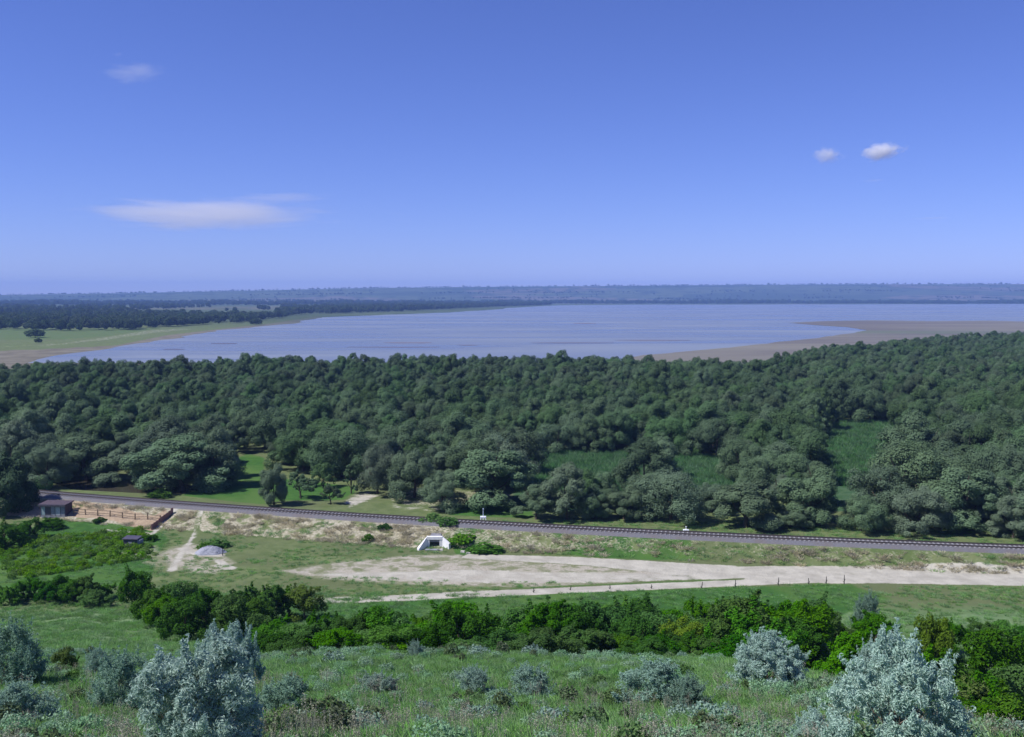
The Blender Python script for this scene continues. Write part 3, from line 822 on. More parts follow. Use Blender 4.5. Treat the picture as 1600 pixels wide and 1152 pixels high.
for iy in range(int(620/sp_)):
    Y0 = 140 + iy*sp_*0.92
    half = Y0*0.56 + 14
    for ix in range(-int(half/sp_), int(half/sp_)+1):
        X = (ix + (iy % 2)*0.5)*sp_ + random.uniform(-2, 2); Y = Y0 + random.uniform(-1.9, 1.9)
        hm = TH * random.choice([random.uniform(0.6, 0.95), random.uniform(0.85, 1.2)]) * (0.88 + 0.3*float(fbm(np.array([X*0.02]), np.array([Y*0.02]))[0]))
        pxc = 800 + F*X/Y; bk = Y - float(rail_y(X))
        if 800 < pxc < 1290 and bk < 34: hm *= random.uniform(0.62, 0.85)
        wood.append((X, Y, hm))
W_ = np.array(wood)
back = W_[:, 1] - rail_y(W_[:, 0])
bxp, byp = proj(W_[:, 0], W_[:, 1], 0)
txp, typ = proj(W_[:, 0], W_[:, 1], W_[:, 2])
keep = (back > np.where(bxp > 820, 11, 15)) & (typ > np.interp(bxp, *topline) - 2 + rng.normal(size=len(W_))*1.5)
keep &= fbm(W_[:, 0]*0.05+40, W_[:, 1]*0.05) < 0.72
for poly in NOBASE: keep &= ~inside(poly, bxp, byp)
for poly in CLEAR:
    hw = 4.6/np.hypot(W_[:, 1], CAMZ)*F
    for fx, fz in ((0, 0), (0, .5), (-.9, .5), (.9, .5), (0, .97), (-.6, .85), (.6, .85)):
        qx, qy = proj(W_[:, 0], W_[:, 1], W_[:, 2]*fz)
        keep &= ~inside(poly, qx + hw*fx, qy)
pl = np.array(placed)
dmin = np.min(np.hypot(W_[:, None, 0] - pl[None, :, 0], W_[:, None, 1] - pl[None, :, 1]) - pl[None, :, 2], axis=1)
keep &= dmin > 1.2
# trees before the front row would hide it
W_ = W_[keep]; bxp = bxp[keep]
o_ = np.argsort(W_[:, 1]); W_ = W_[o_]; bxp = bxp[o_]
NI = 262
def zone(px):
    if px < 380: return 'left of the grass clearing'
    if px < 820: return 'between grass clearing and green glade'
    if px < 1290: return 'behind the long green glade'
    return 'around the small right-hand meadow opening'
bk_ = W_[:, 1] - rail_y(W_[:, 0])
second = {}
for i in range(NI):
    X, Y, hm = (float(c) for c in W_[i]); v = (FTV if bk_[i] < 19 or (bk_[i] < 40 and random.random() < .5) else TV)[random.randrange(8)]; s = hm / v[2] * random.uniform(0.95, 1.1)
    if bk_[i] < 19: front_list.append((bxp[i], v, X, Y, s, 1.0, None))
    elif bk_[i] < 36: second.setdefault(zone(bxp[i]), []).append((bxp[i], v, X, Y, s))
    else: tree(v, X, Y, s, random.uniform(0, 6.28), 'grey-green tree in the dense wood ' + zone(bxp[i]), 'trees of the wood ' + zone(bxp[i]))
front_list.sort(key=lambda q: q[0])
for n_, (px, v, X, Y, s, sz, note) in enumerate(front_list):
    tree(v, X, Y, s, random.uniform(0, 6.28), note or f'grey-green tree, {ordinal(n_+1)} from the left in the front row along the railway',
         'trees in the front row along the railway', sz)
for zn, L in second.items():
    L.sort(key=lambda q: q[0])
    for n_, (px, v, X, Y, s) in enumerate(L):
        tree(v, X, Y, s, random.uniform(0, 6.28), f'grey-green tree, {ordinal(n_+1)} from the left in the second row {zn}', 'second row of the wood ' + zn)
rest = W_[NI:]
crown_src = [source('crown_source', v[0]) for v in TV]
scatter('woodland', np.stack([rest[:, 0], rest[:, 1], height(rest[:, 0], rest[:, 1])], 1), rng.uniform(0, 6.28, len(rest)),
        rest[:, 2]/TH*rng.uniform(0.95, 1.13, len(rest)), rng.integers(0, 8, len(rest)), crown_src, 'dense grey-green wood stretching back to the lake shore', 'woodland')

# far woods: across the inlet on the left and along the far shore
FV = [source('far_crown_source', crown_mesh('far_crown_%d' % k, 300+k, 9.0, 4.6, 26, 900, 0.95, M['farleaf'], 0.02, (0.28, 0.45))) for k in range(4)]
low_edge = ([-300,0,60,110,200,300,380,440,470,560,650,780,850], [517,516,517,518,516.5,509,505,497,492,490,486.5,480,477.5])
pts = []
while len(pts) < 3000:
    x = random.uniform(-150, 860); lo = float(np.interp(x, *low_edge)); y = 475.5 + (lo - 475.5)*random.random()**0.9
    if y > lo - 0.3: continue
    # meadow breaks between the belts
    g = float(fbm(np.array([x*0.012]), np.array([y*0.16]))[0])
    if g > 0.55 and lo - y > 3: continue
    if y > 512 and random.random() < 0.4: continue
    p = at(x, y, -0.7); pts.append((p[0], p[1], -0.75, random.uniform(0.75, 1.25)*(1 + 0.25*(p[1] > 1800))))
A = np.array(pts)
scatter('inlet_woodland', A[:, :3], rng.uniform(0, 6.28, len(A)), A[:, 3], rng.integers(0, 4, len(A)), FV, 'dark belt of trees across the inlet on the left', 'woodland')
pts = []
for _ in range(3400):
    x = random.uniform(-250, 1900); g = float(fbm(np.array([x*0.02]), np.array([3.3]))[0])
    Y = random.triangular(4150, 5000, 4250) if x > 780 else random.uniform(3300, 4900)
    X = (x - 800)/F*Y
    if x < 860 and Y < 3500: Y += 400
    pts.append((X, Y, 0, random.uniform(1.0, 1.7)*(0.75 + 0.7*g)))
for _ in range(2600):     # scattered groves and lines up the hills and on the ridge
    x = random.uniform(-250, 1900)
    Y = random.choice([random.uniform(6380, 6560), 5300 + 60*math.sin(x*0.01) + random.uniform(-30, 30), random.uniform(4900, 6400), 5800 + random.uniform(-40, 40)])
    X = (x - 800)/F*Y
    g = float(fbm(np.array([X*0.003]), np.array([Y*0.004]))[0])
    if g < 0.47 and Y < 6300: continue
    pts.append((X, Y, 0, random.uniform(0.6, 1.0)*(1.4 if Y > 6380 and random.random() < .1 else 1)))
A = np.array(pts); A[:, 2] = height(A[:, 0], A[:, 1]) - 0.3
scatter('far_shore_woodland', A[:, :3], rng.uniform(0, 6.28, len(A)), A[:, 3], rng.integers(0, 4, len(A)), FV, 'far tree belts along the opposite shore and the hills', 'woodland')
# two free trees on the far left shore
far_t = crown_mesh('shore_crown', 333, 9.0, 6.0, 26, 1500, 0.8, M['farleaf'], 0.05)
for (bx, by, wpx, hpx, lab) in [(55,528,32,13,'dark spreading tree on the bright grass of the left lake shore'), (60,536,13,7,'small dark bush below the spreading tree on the left shore'), (400,508,22,10,'dark tree at the tip of the left shore wood by the water')]:
    p = at(bx, by, -0.7); s = wpx/F*p[1]/12.0
    e = empty('shore_tree', (p[0], p[1], -0.72)); e.scale = (s, s, hpx/F*p[1]/9.0); tag(e, lab, 'tree')
    link('crown', far_t, e); link('trunk', TV[0][1], e)

# ------------------------------------------------------------------ silver shrubs on the near slope
def silver(name, seed, Rw, nleaf, leaf, mt, nl=16, cr=.085):
    return (crown2(name, seed, 3.0, Rw, nl, 16, nleaf, leaf, mt, .31, cr, 1.1, .36, 90, .55, .5, 1.0), trunk_mesh(name + '_wood', seed, 2.6, Rw*.9, M['twig'], .05, 9))
SIL = [silver('silver_foliage_%d' % k, 400+k, [1.75, 1.85, 1.65][k], 46000, 0.085, M['silver'], 24) for k in range(3)]
SLO = [silver('grey_foliage_%d' % k, 420+k, [1.7, 1.8][k], 13000, 0.13, M['silverpale'], 14, .15) for k in range(2)]
SDK = [silver('greygreen_foliage_%d' % k, 430+k, [1.75, 1.9][k], 14000, 0.13, M['silverdark'], 14, .14) for k in range(2)]
def ground_hit(px, py):
    Y = 8.0
    last = None
    while Y < 130:
        q = at_dist(px, py, Y)
        if q[2] <= hz(q[0], Y): return q[0], Y, hz(q[0], Y)
        Y += 0.25
    return q[0], Y, 0.0
def shrub_at(name, src, px, base, wpx, top, label, cat='shrub', group=None, Rw=1.75, Hh=3.0, Yset=None, parts=('foliage', 'branches')):
    if Yset is None: X, Y, Z = ground_hit(px, base)
    else:
        q = at_dist(px, base, Yset); X, Y = q[0], Yset; Z = hz(X, Y)
    D = math.hypot(Y, CAMZ - Z)
    tp = at_dist(px, top, Y)
    Hm = max(tp[2] - Z, 0.25); Wm = wpx/F*D
    e = empty(name, (X, Y, Z - 0.02), random.uniform(0, 6.28))
    e.scale = (Wm/(2*Rw), Wm/(2*Rw), Hm/Hh)
    tag(e, label, cat, group)
    for nm, me in zip(parts, src): link(nm, me, e)
    return e
shrub_at('silver_shrub', SIL[0], 305, 1215, 235, 985, 'largest silver-leaved shrub at the lower left, pale and spiky')
shrub_at('silver_shrub', SIL[2], 355, 1180, 120, 968, 'taller spiky right half of the silver shrub clump at the lower left')
shrub_at('silver_shrub', SIL[1], 1398, 1195, 195, 985, 'large domed silver shrub at the lower right')
shrub_at('silver_shrub', SIL[0], 1375, 1130, 90, 978, 'pointed silver shrub rising behind the large domed one at the lower right')
shrub_at('silver_shrub', SIL[2], 1268, 1185, 70, 1105, 'pale low silver shrub at the bottom edge left of the domed one')
shrub_at('silver_shrub', SIL[1], 1200, 1075, 112, 985, 'rounded blue-grey shrub in mid slope, left of the large domed one')
shrub_at('silver_shrub', SLO[0], 1240, 1072, 45, 1032, 'small blue-grey shrub touching the right side of the rounded one')
shrub_at('silver_shrub', SLO[1], 1283, 1046, 42, 1000, 'small grey shrub between the rounded and the large domed shrub')
shrub_at('silver_shrub', SLO[0], 1015, 1098, 100, 1033, 'wide blue-grey shrub in the middle of the right slope')
shrub_at('silver_shrub', SDK[0], 1070, 1110, 70, 1058, 'darker green-grey shrub leaning on the wide blue-grey one')
shrub_at('silver_shrub', SLO[1], 742, 1088, 56, 1038, 'small pale blue-grey shrub on the middle slope')
shrub_at('silver_shrub', SLO[0], 833, 1092, 68, 1040, 'small blue-grey shrub right of its pale twin on the middle slope')
shrub_at('silver_shrub', SLO[1], 640, 1012, 40, 974, 'small silver shrub on the slope crest against the green thicket')
shrub_at('silver_shrub', SDK[1], 650, 1032, 28, 1003, 'tiny grey-green shrub just below the silver one on the crest')
shrub_at('silver_shrub', SDK[0], 867, 1018, 22, 990, 'tiny dark grey shrub alone on the crest of the slope')
shrub_at('silver_shrub', SDK[1], 195, 1110, 90, 1025, 'grey-green shrub in front of the left side of the largest silver shrub')
shrub_at('silver_shrub', SLO[1], 150, 1058, 46, 1012, 'small pale grey shrub left of the largest silver shrub')
shrub_at('silver_shrub', SDK[0], 440, 1112, 80, 1058, 'low dark grey-green shrub at the right foot of the largest silver shrub')
shrub_at('silver_shrub', SDK[1], 22, 1072, 95, 975, 'dark grey shrub cut by the left edge of the picture')
shrub_at('silver_shrub', SLO[0], 35, 1135, 100, 1062, 'low pale grey shrub at the lower left edge')
shrub_at('silver_shrub', SDK[0], 590, 1085, 60, 1050, 'faint low grey-green shrub on the open slope left of the middle')

# ------------------------------------------------------------------ green shrubs of the thicket
GV = [(crown2('green_foliage_%d' % k, 500+k, 3.0, [1.7, 2.0, 1.5, 1.9][k], [9, 12, 8, 10][k], 10, 10000, 0.12, M['green'], .34, .14, .7, .65, 9, .45, .4), trunk_mesh('stem_%d' % k, 520+k, 3.0, 1.5, M['bark'], 0.06, 6)) for k in range(4)]
YV = [(crown2('yellow_foliage_%d' % k, 540+k, 3.0, 1.8, 10, 10, 8500, 0.12, M['yellowgreen'], .34, .14, .7, .65, 6, .45, .4), GV[k][1]) for k in range(2)]
DV = [(crown2('dark_foliage_%d' % k, 560+k, 3.0, 1.8, 10, 10, 8500, 0.12, M['darkgreen'], .34, .14, .7, .65, 6, .45, .4), GV[k][1]) for k in range(2)]
def gs(src, px, base, wpx, top, label, group=None, Yset=None, name='green_shrub'):
    return shrub_at(name, src, px, base, wpx, top, label, 'shrub', group, 1.75, 3.0, Yset, ('foliage', 'stem'))
gs(DV[0], 212, 950, 66, 886, 'dark green rounded shrub at the left of the thicket', None, 104)
gs(YV[0], 102, 1052, 36, 1008, 'small yellow-green bush on the left slope beside the pale grey shrub')
gs(YV[1], 476, 965, 66, 912, 'light green shrub standing beside the end of the dirt track', None, 98)
gs(YV[0], 1455, 1010, 70, 950, 'yellow-green shrub at the right of the thicket', None, 62)
gs(SDK[0], 1352, 958, 42, 926, 'greyish shrub sticking up from the thicket near the gravel road', None, 92)
segs = {'left': [], 'mid': [], 'right': []}
for i in range(9):                              # left row at the foot of the slope
    segs['left'].append((10 + i*19 + random.uniform(-4, 4), 108 + random.uniform(-2, 2), random.uniform(1.6, 2.9)))
for i in range(15):
    segs['left'].append((235 + i*13.5 + random.uniform(-6, 6), random.uniform(78, 101), random.uniform(2.6, 4.0)))
for i in range(52):
    px = 420 + i*14.6 + random.uniform(-8, 8)
    segs['mid'].append((px, random.choice([random.uniform(58, 68), random.uniform(68, 88)]) , random.uniform(2.2, 3.6)))
for i in range(26):
    px = 1170 + i*17.5 + random.uniform(-8, 8)
    segs['right'].append((px, random.uniform(52, 78), random.uniform(2.2, 3.3)))
for i in range(9):                              # lower right corner, beyond the shoulder of the slope
    segs['right'].append((1480 + i*17 + random.uniform(-6, 6), random.uniform(36, 46), random.uniform(1.2, 1.9)))
for i in range(26):
    segs['mid'].append((440 + i*28 + random.uniform(-10, 10), random.uniform(50, 58), -1.0))
where = {'left': 'in the thicket left of the dirt track', 'mid': 'in the thicket below the dirt track', 'right': 'in the thicket below the gravel road'}
for sg, L in segs.items():
    L.sort()
    for n_, (px, Y, hh) in enumerate(L):
        X = (px - 800)/F*math.hypot(Y, 15)
        Z = hz(X, Y); src = random.choice(GV + GV + DV + ([YV[0]] if random.random() < 0.35 else []))
        if hh < 0: hh = random.uniform(0.9, 1.7)
        elif sg != 'left' and not (px > 1470 and Y < 45):
            lim = np.interp(px, [420, 500, 640, 750, 900, 1000, 1100, 1180, 1300, 1390, 1450, 1500, 1600], [960, 952, 948, 946, 941, 940, 937, 930, 934, 962, 956, 958, 968]) + random.choice([random.uniform(-6, 6), random.uniform(-2, 20), random.uniform(8, 34)])
            hh = min(max(at_dist(px, lim, Y)[2] - Z, 0.7), 4.0)
        e = empty('green_shrub', (X, Y, Z - 0.05), random.uniform(0, 6.28)); s = hh/3.0
        e.scale = (max(s, .75)*random.uniform(0.95, 1.3), max(s, .75)*random.uniform(0.95, 1.3), s)
        tag(e, f'leafy green shrub, {ordinal(n_+1)} from the left {where[sg]}', 'shrub', 'green shrubs of the ' + sg.replace('mid', 'middle') + ' thicket')
        link('foliage', src[0], e); link('stem', src[1], e)
BV = [(crown_mesh('bush_foliage_%d' % k, 580+k, 3.0, 1.7, 9, 750, 0.42, M[['green', 'green', 'darkgreen', 'grass'][k]], -0.3, (0.35, 0.6), 0.5, 1.2), GV[k][1]) for k in range(4)]
# bushes on the flat
for n_, (px, b_, wp, tp, src, lab) in enumerate([(10,852,60,812,DV[0],'dark bush at the left edge below the hut'), (45,838,52,806,DV[1],'dark bush in front of the hut, left one'),
        (80,824,44,806,DV[0],'low dark bush directly under the hut'), (338,853,34,840,BV[0],'green bush behind the grey gravel heap'), (318,856,22,846,BV[1],'small green bush touching the gravel heap on its left'),
        (672,832,34,818,BV[3],'green bush on the embankment above the culvert'), (700,838,30,826,BV[1],'green bush on the embankment right of the culvert top'), (725,852,40,838,BV[0],'low green bush to the right of the culvert'),
        (758,860,46,846,BV[0],'wide low green bush at the embankment foot right of the culvert'), (155,815,18,806,BV[2],'small dark bush under the wooden fence'),
        (576,846,16,836,BV[1],'small green bush on the bank left of the culvert'), (600,838,18,828,BV[2],'dark tuft-like bush on the bank left of the culvert'),
        (248,775,34,762,BV[0],'bright green bush by the pond beside the railway'), (60,762,34,742,BV[3],'green bush on the grass behind the left end of the railway'),
        (235,842,20,830,BV[2],'dark bush at the corner of the board fence')]):
    p = at(px, b_, 0.3); D = math.hypot(p[1], CAMZ)
    e = empty('green_bush', (p[0], p[1], hz(p[0], p[1]) - 0.05), random.uniform(0, 6.28))
    e.scale = (wp/F*D/3.5, wp/F*D/3.5, max((b_-tp)/F*D/3.0, 0.15))
    tag(e, lab, 'bush'); link('foliage', src[0], e); link('stem', src[1], e)

# ------------------------------------------------------------------ grasses
def slope_pts(n, y0, y1, xk=0.62, pw=1.0):
    Y = y0 + (y1 - y0) * rng.random(n)**pw
    X = rng.uniform(-1, 1, n) * (Y*xk + 2)
    return X, Y
GT = [source('grass_source', tuft_mesh('grass_tuft_%d' % k, 600+k, 64, [0.15, 0.11, 0.19][k], 0.22, 0.018, M['grass'], 1.0)) for k in range(3)]
ST = [source('sage_source', crown_mesh('sage_clump_%d' % k, 610+k, [0.20, 0.27][k], [0.22, 0.32][k], 14, 420, 0.036, M['sage'], -0.2, (0.25, 0.5), 0.6, 1.0)) for k in range(2)]
X, Y = slope_pts(46000, 12, 62, pw=0.9)
den = fbm(X*0.25, Y*0.25)
vid = np.where(rng.random(len(X)) < (0.02 + sstep(0.5, 0.68, den)*0.13), 3 + rng.integers(0, 2, len(X)), rng.integers(0, 3, len(X)))
k = rng.random(len(X)) < 0.55 + 0.6*fbm(X*0.5+9, Y*0.5)
X, Y, vid, den = X[k], Y[k], vid[k], den[k]
scatter('hill_grass', np.stack([X, Y, height(X, Y)], 1), rng.uniform(0, 6.28, len(X)), rng.uniform(0.6, 1.25, len(X))*(0.6 + 0.8*den), vid, GT + ST, 'long green and silvery grass covering the near slope', 'grass')
X, Y = slope_pts(16000, 62, 112); k = (X < -14) | (rng.random(len(X)) < 0.4); X, Y = X[k], Y[k]
scatter('foot_slope_grass', np.stack([X, Y, height(X, Y)], 1), rng.uniform(0, 6.28, len(X)), rng.uniform(1.0, 2.0, len(X)), rng.integers(0, 3, len(X)), GT, 'rough grass at the foot of the slope', 'grass')
def weed_mesh(name, seed, n, h, mt):
    r = np.random.default_rng(seed)
    a = r.uniform(0, 6.28, n); rr = 0.2*np.sqrt(r.random(n)); hh = h*r.uniform(.6, 1.1, n)
    b0 = np.stack([rr*np.cos(a), rr*np.sin(a), np.full(n, -.03)], 1)
    tip = b0 + np.stack([r.normal(size=n)*.12*hh, r.normal(size=n)*.12*hh, hh], 1)
    sd_ = np.stack([np.cos(a+1.5), np.sin(a+1.5), a*0], 1)*0.005
    V1 = np.stack([b0 - sd_, b0 + sd_, tip + sd_*.6, tip - sd_*.6], 1).reshape(-1, 3)
    m_ = 16; P = np.repeat(tip, m_, 0); P = P + r.normal(size=P.shape)*np.array([.022, .022, .06])*h/.6 - np.array([0, 0, .05])
    V2, _ = cards(P, rsph(r, len(P)), .016, .03, r)
    Vv = np.concatenate([V1, V2]); return mesh_np(name, Vv, np.arange(len(Vv)).reshape(-1, 4), [mt])
WT = [source('weed_source', weed_mesh('weed_%d' % k, 620+k, 9, [0.6, 0.45, 0.7][k], M['seed'])) for k in range(3)]
X, Y = slope_pts(1100, 13, 32, pw=1.6)
k = fbm(X*0.35+2, Y*0.35+7) > 0.5; X, Y = X[k], Y[k]
scatter('tall_weeds', np.stack([X, Y, height(X, Y)], 1), rng.uniform(0, 6.28, len(X)), rng.uniform(0.5, 1.0, len(X)), rng.integers(0, 3, len(X)), WT, 'tall dry weeds with pale seed heads on the near slope', 'weeds')
HT = [source('herb_source', crown_mesh('herb_%d' % k, 660+k, [.3, .24, .36][k], [.36, .3, .26][k], 12, 500, .05, M[['silverdark', 'greenherb', 'darkherb'][k]], -.2, (.25, .5), .6, 1.0)) for k in range(3)]
X, Y = slope_pts(900, 13, 60, pw=0.9); k = fbm(X*0.3+12, Y*0.3+5) > 0.54; X, Y = X[k], Y[k]
scatter('low_herbs', np.stack([X, Y, height(X, Y)], 1), rng.uniform(0, 6.28, len(X)), rng.uniform(0.5, 1.5, len(X)), rng.integers(0, 3, len(X)), HT, 'low dark and grey-green herbs scattered through the slope grass', 'herbs')
DT = [source('straw_source', tuft_mesh('straw_tuft_%d' % k, 630+k, 40, [0.45, 0.33][k], 0.4, 0.06, M['straw'], 1.2)) for k in range(2)]
MT = [source('meadow_source', tuft_mesh('meadow_tuft_%d' % k, 640+k, 30, [0.26, 0.36][k], 0.4, 0.05, M['grass'], 1.1)) for k in range(2)]
n = 2000; X = rng.uniform(-95, 85, n); d = 2.9 + rng.random(n)*(runf(X)); Y = rail_y(X) - d*1.03
pxx, _ = proj(X, Y, 1.0)
k = rng.random(n) < np.interp(pxx, [0, 640, 720, 1100, 1600], [1, 1, 0.55, 0.5, 0.55]); X, Y = X[k], Y[k]
g = fbm(X*0.4+1, Y*0.4); vid = np.where(g > 0.56, 2 + rng.integers(0, 2, len(X)), rng.integers(0, 2, len(X)))
pth = segdist([tuple(at(a_, b_)[:2]) for a_, b_ in [(322,800),(302,842),(268,892)]], X, Y); fnc = segdist([tuple(at(a_, b_, .3)[:2]) for a_, b_ in [(0,799),(115,807),(251,818),(271,812)]], X, Y); k = (pth > 1.0) & (fnc > 1.6)
X, Y, vid = X[k], Y[k], vid[k]
scatter('embankment_grass', np.stack([X, Y, height(X, Y)], 1), rng.uniform(0, 6.28, len(X)), rng.uniform(0.5, 1.35, len(X)), vid, DT + MT, 'dry straw-coloured grass tufts on the railway embankment', 'grass')
n = 14000; X = rng.uniform(-85, 80, n); Y = rng.uniform(109, 150, n)
def inreg(pts, X, Y): return inside(px_poly(pts), X, Y)
bad = inreg([(720,862),(1000,872),(1150,882),(1620,892),(1900,905),(1900,935),(1620,919),(1250,914),(1060,922),(500,950),(500,938),(1000,915),(440,900),(440,890)], X, Y) | (np.abs(rail_y(X)-Y) < 8.5)
k = ~bad & (fbm(X*0.3, Y*0.3) > 0.42) & (pth[0] is not None)
X, Y = X[k], Y[k]; pth = segdist([tuple(at(a_, b_)[:2]) for a_, b_ in [(322,800),(302,842),(268,892)]], X, Y); k = pth > 1.2; X, Y = X[k], Y[k]
scatter('meadow_grass', np.stack([X, Y, height(X, Y)], 1), rng.uniform(0, 6.28, len(X)), rng.uniform(0.3, 0.9, len(X)), rng.integers(0, 2, len(X)), MT, 'tufted meadow grass between the thicket and the railway', 'grass')
RT = [source('reed_source', tuft_mesh('reed_tuft_%d' % k, 645+k, 40, [0.9, 1.2][k], 0.7, 0.09, M['reed'], 0.5)) for k in range(2)]
A = []
for poly in ([(805,703),(1150,716),(1150,775),(805,770)], [(1285,660),(1418,660),(1410,760),(1285,760)]):
    Pw = np.array(px_poly(poly)); lo, hi = Pw.min(0), Pw.max(0)
    q = rng.uniform(lo, hi, (5200, 2)); q = q[inside([tuple(p_) for p_ in Pw], q[:, 0], q[:, 1])]; A.append(q)
A = np.concatenate(A)
scatter('reeds', np.stack([A[:, 0], A[:, 1], height(A[:, 0], A[:, 1])], 1), rng.uniform(0, 6.28, len(A)), rng.uniform(0.5, 1.2, len(A)), rng.integers(0, 2, len(A)), RT, 'blue-green reeds filling the glades between the trees', 'reeds')
# garden crop rows on the left
CT = [source('crop_source', crown_mesh('crop_plant_%d' % k, 650+k, 0.38, 0.6, 10, 220, 0.13, M['crop'], 0.0, (0.3, 0.5), 0.8, 0.9)) for k in range(2)]
a0, a1, b0, b1 = at(20, 905), at(240, 872), at(-10, 850), at(225, 828)
pts = []
for r_ in range(13):
    f = r_/12
    s0, s1 = a0*(1-f) + b0*f, a1*(1-f) + b1*f
    for q in np.arange(0, 1, 0.6/np.linalg.norm(s1 - s0)):
        if random.random() < 0.25: continue
        p = s0*(1-q) + s1*q; pts.append((p[0] + random.uniform(-.4, .4), p[1] + random.uniform(-.35, .35)))
A = np.array(pts)
scatter('garden_crop', np.stack([A[:, 0], A[:, 1], height(A[:, 0], A[:, 1])], 1), rng.uniform(0, 6.28, len(A)), rng.uniform(0.6, 1.3, len(A)), rng.integers(0, 2, len(A)), CT, 'bright green crop rows of the garden plot on the left', 'crop')

# ------------------------------------------------------------------ railway
def frame(X):
    d = np.array([1.0, 2*rc[0]*X + rc[1]]); d /= np.linalg.norm(d)
    return d, np.array([-d[1], d[0]])
def sweep(profile, X0, X1, n, name, mt, zoff):
    V_, F_ = [], []
    m_ = len(profile)
    for i, X in enumerate(np.linspace(X0, X1, n)):
        d, nn = frame(X)
        for (o, z) in profile:
            V_.append((X + nn[0]*o, rail_y(X) + nn[1]*o, z + zoff))
    for i in range(n-1):
        for k in range(m_):
            a, b_ = i*m_ + k, i*m_ + (k+1) % m_
            F_.append((a, a + m_, b_ + m_, b_))
    me = bpy.data.meshes.new(name); me.from_pydata(V_, [], F_ + [tuple(range(m_)), tuple(reversed(range((n-1)*m_, n*m_)))]); me.update(); me.materials.append(mt)
    return me
bal = link('ballast_bed', sweep([(-2.25, -0.12), (-1.6, 0.3), (1.6, 0.3), (2.25, -0.1)], -185, 145, 110, 'ballast_bed', M['ballast'], 1.75))
tag(bal, 'grey stone ballast bed of the railway', None, None, 'structure')
tr = empty('railway_track', (0, rail_y(0), 2.05)); tag(tr, 'single railway track with pale sleepers running across the valley', 'railway')
for s in (-0.76, 0.76):
    prof = [(s-0.07, 0.0), (s-0.07, 0.03), (s-0.02, 0.05), (s-0.02, 0.12), (s-0.037, 0.13), (s-0.037, 0.17), (s+0.037, 0.17), (s+0.037, 0.13), (s+0.02, 0.12), (s+0.02, 0.05), (s+0.07, 0.03), (s+0.07, 0.0)]
    o = link('rail', sweep(prof, -185, 145, 110, 'rail', M['rail'], 2.13)); o.parent = tr; o.matrix_parent_inverse = tr.matrix_basis.inverted()
mb = MB(); mb.hexa([(-0.13,-1.3,-.12),(0.13,-1.3,-.12),(0.13,1.3,-.12),(-0.13,1.3,-.12),(-0.10,-1.28,.1),(0.10,-1.28,.1),(0.10,1.28,.1),(-0.10,1.28,.1)])
slm = mb.mesh('sleeper', M['sleeper'])
X = -86.0; cnt = 0
while X < 80 and cnt < 298:
    d, nn = frame(X)
    o = link('sleeper', slm, tr, (X, rail_y(X) - rail_y(0), 2.035 - 2.05))
    o.rotation_euler = (0, 0, math.atan2(d[1], d[0])); X += 0.58*d[0]; cnt += 1

# trackside post and white cabinet
p = at(755, 812, 1.8); e = empty('trackside_post', (p[0], p[1], hz(p[0], p[1]))); tag(e, 'slender pale blue post on a white base beside the railway', 'post')
h0 = 2.15 - e.location.z
mb = MB(); mb.box(-.42, .42, -.3, .3, h0-.1, h0+.12); bevel(link('base', mb.mesh('base', M['whitepaint']), e))
for sx in (-.36, 0, .36):
    mb = MB(); mb.box(sx-.06, sx+.06, -.31, -.19, -.25, h0-.1); link('leg', mb.mesh('leg', M['whitepaint']), e)
mb = MB(); mb.tube([(0, 0, h0+.1), (0, 0, h0+1.15)], [.055, .045], 8); mb.box(-.09, .09, -.06, .06, h0+1.1, h0+1.3); link('post', mb.mesh('post', M['bluegrey']), e)
p = at(1072, 824, 2.0); e = empty('trackside_cabinet', (p[0], p[1], hz(p[0], p[1]))); tag(e, 'low white trackside cabinet with a short rod behind the rails', 'cabinet')
mb = MB(); mb.hexa([(-.5,-.25,-.1),(.5,-.25,-.1),(.5,.25,-.1),(-.5,.25,-.1),(-.38,-.2,.55),(.38,-.2,.55),(.38,.2,.55),(-.38,.2,.55)]); bevel(link('body', mb.mesh('body', M['whitepaint']), e), .05)
mb = MB(); mb.tube([(0, 0, .5), (0, 0, .9)], [.05, .04], 8); mb.box(-.1, .1, -.05, .05, .85, .97); link('rod', mb.mesh('rod', M['whitepaint']), e)

# ------------------------------------------------------------------ culvert
p = at(678, 857, 0.15); CX, CY = p[0], p[1]
e = empty('culvert', (CX, CY, 0.0)); tag(e, 'whitewashed culvert mouth with splayed wing walls in the railway bank', 'culvert')
mb = MB()
mb.hexa([(-1.0,.5,-.3),(-.62,.5,-.3),(-.62,1.0,-.3),(-1.0,1.0,-.3),(-1.0,.5,1.5),(-.62,.5,1.5),(-.62,1.0,1.5),(-1.0,1.0,1.5)])
mb.hexa([(.72,.5,-.3),(1.1,.5,-.3),(1.1,1.0,-.3),(.72,1.0,-.3),(.72,.5,1.5),(1.1,.5,1.5),(1.1,1.0,1.5),(.72,1.0,1.5)])
bevel(link('jamb_walls', mb.mesh('jamb_walls', M['white']), e), .03)
mb = MB(); mb.box(-1.02, 1.12, .46, 1.02, 1.18, 1.62); bevel(link('headwall', mb.mesh('headwall', M['white']), e), .04)
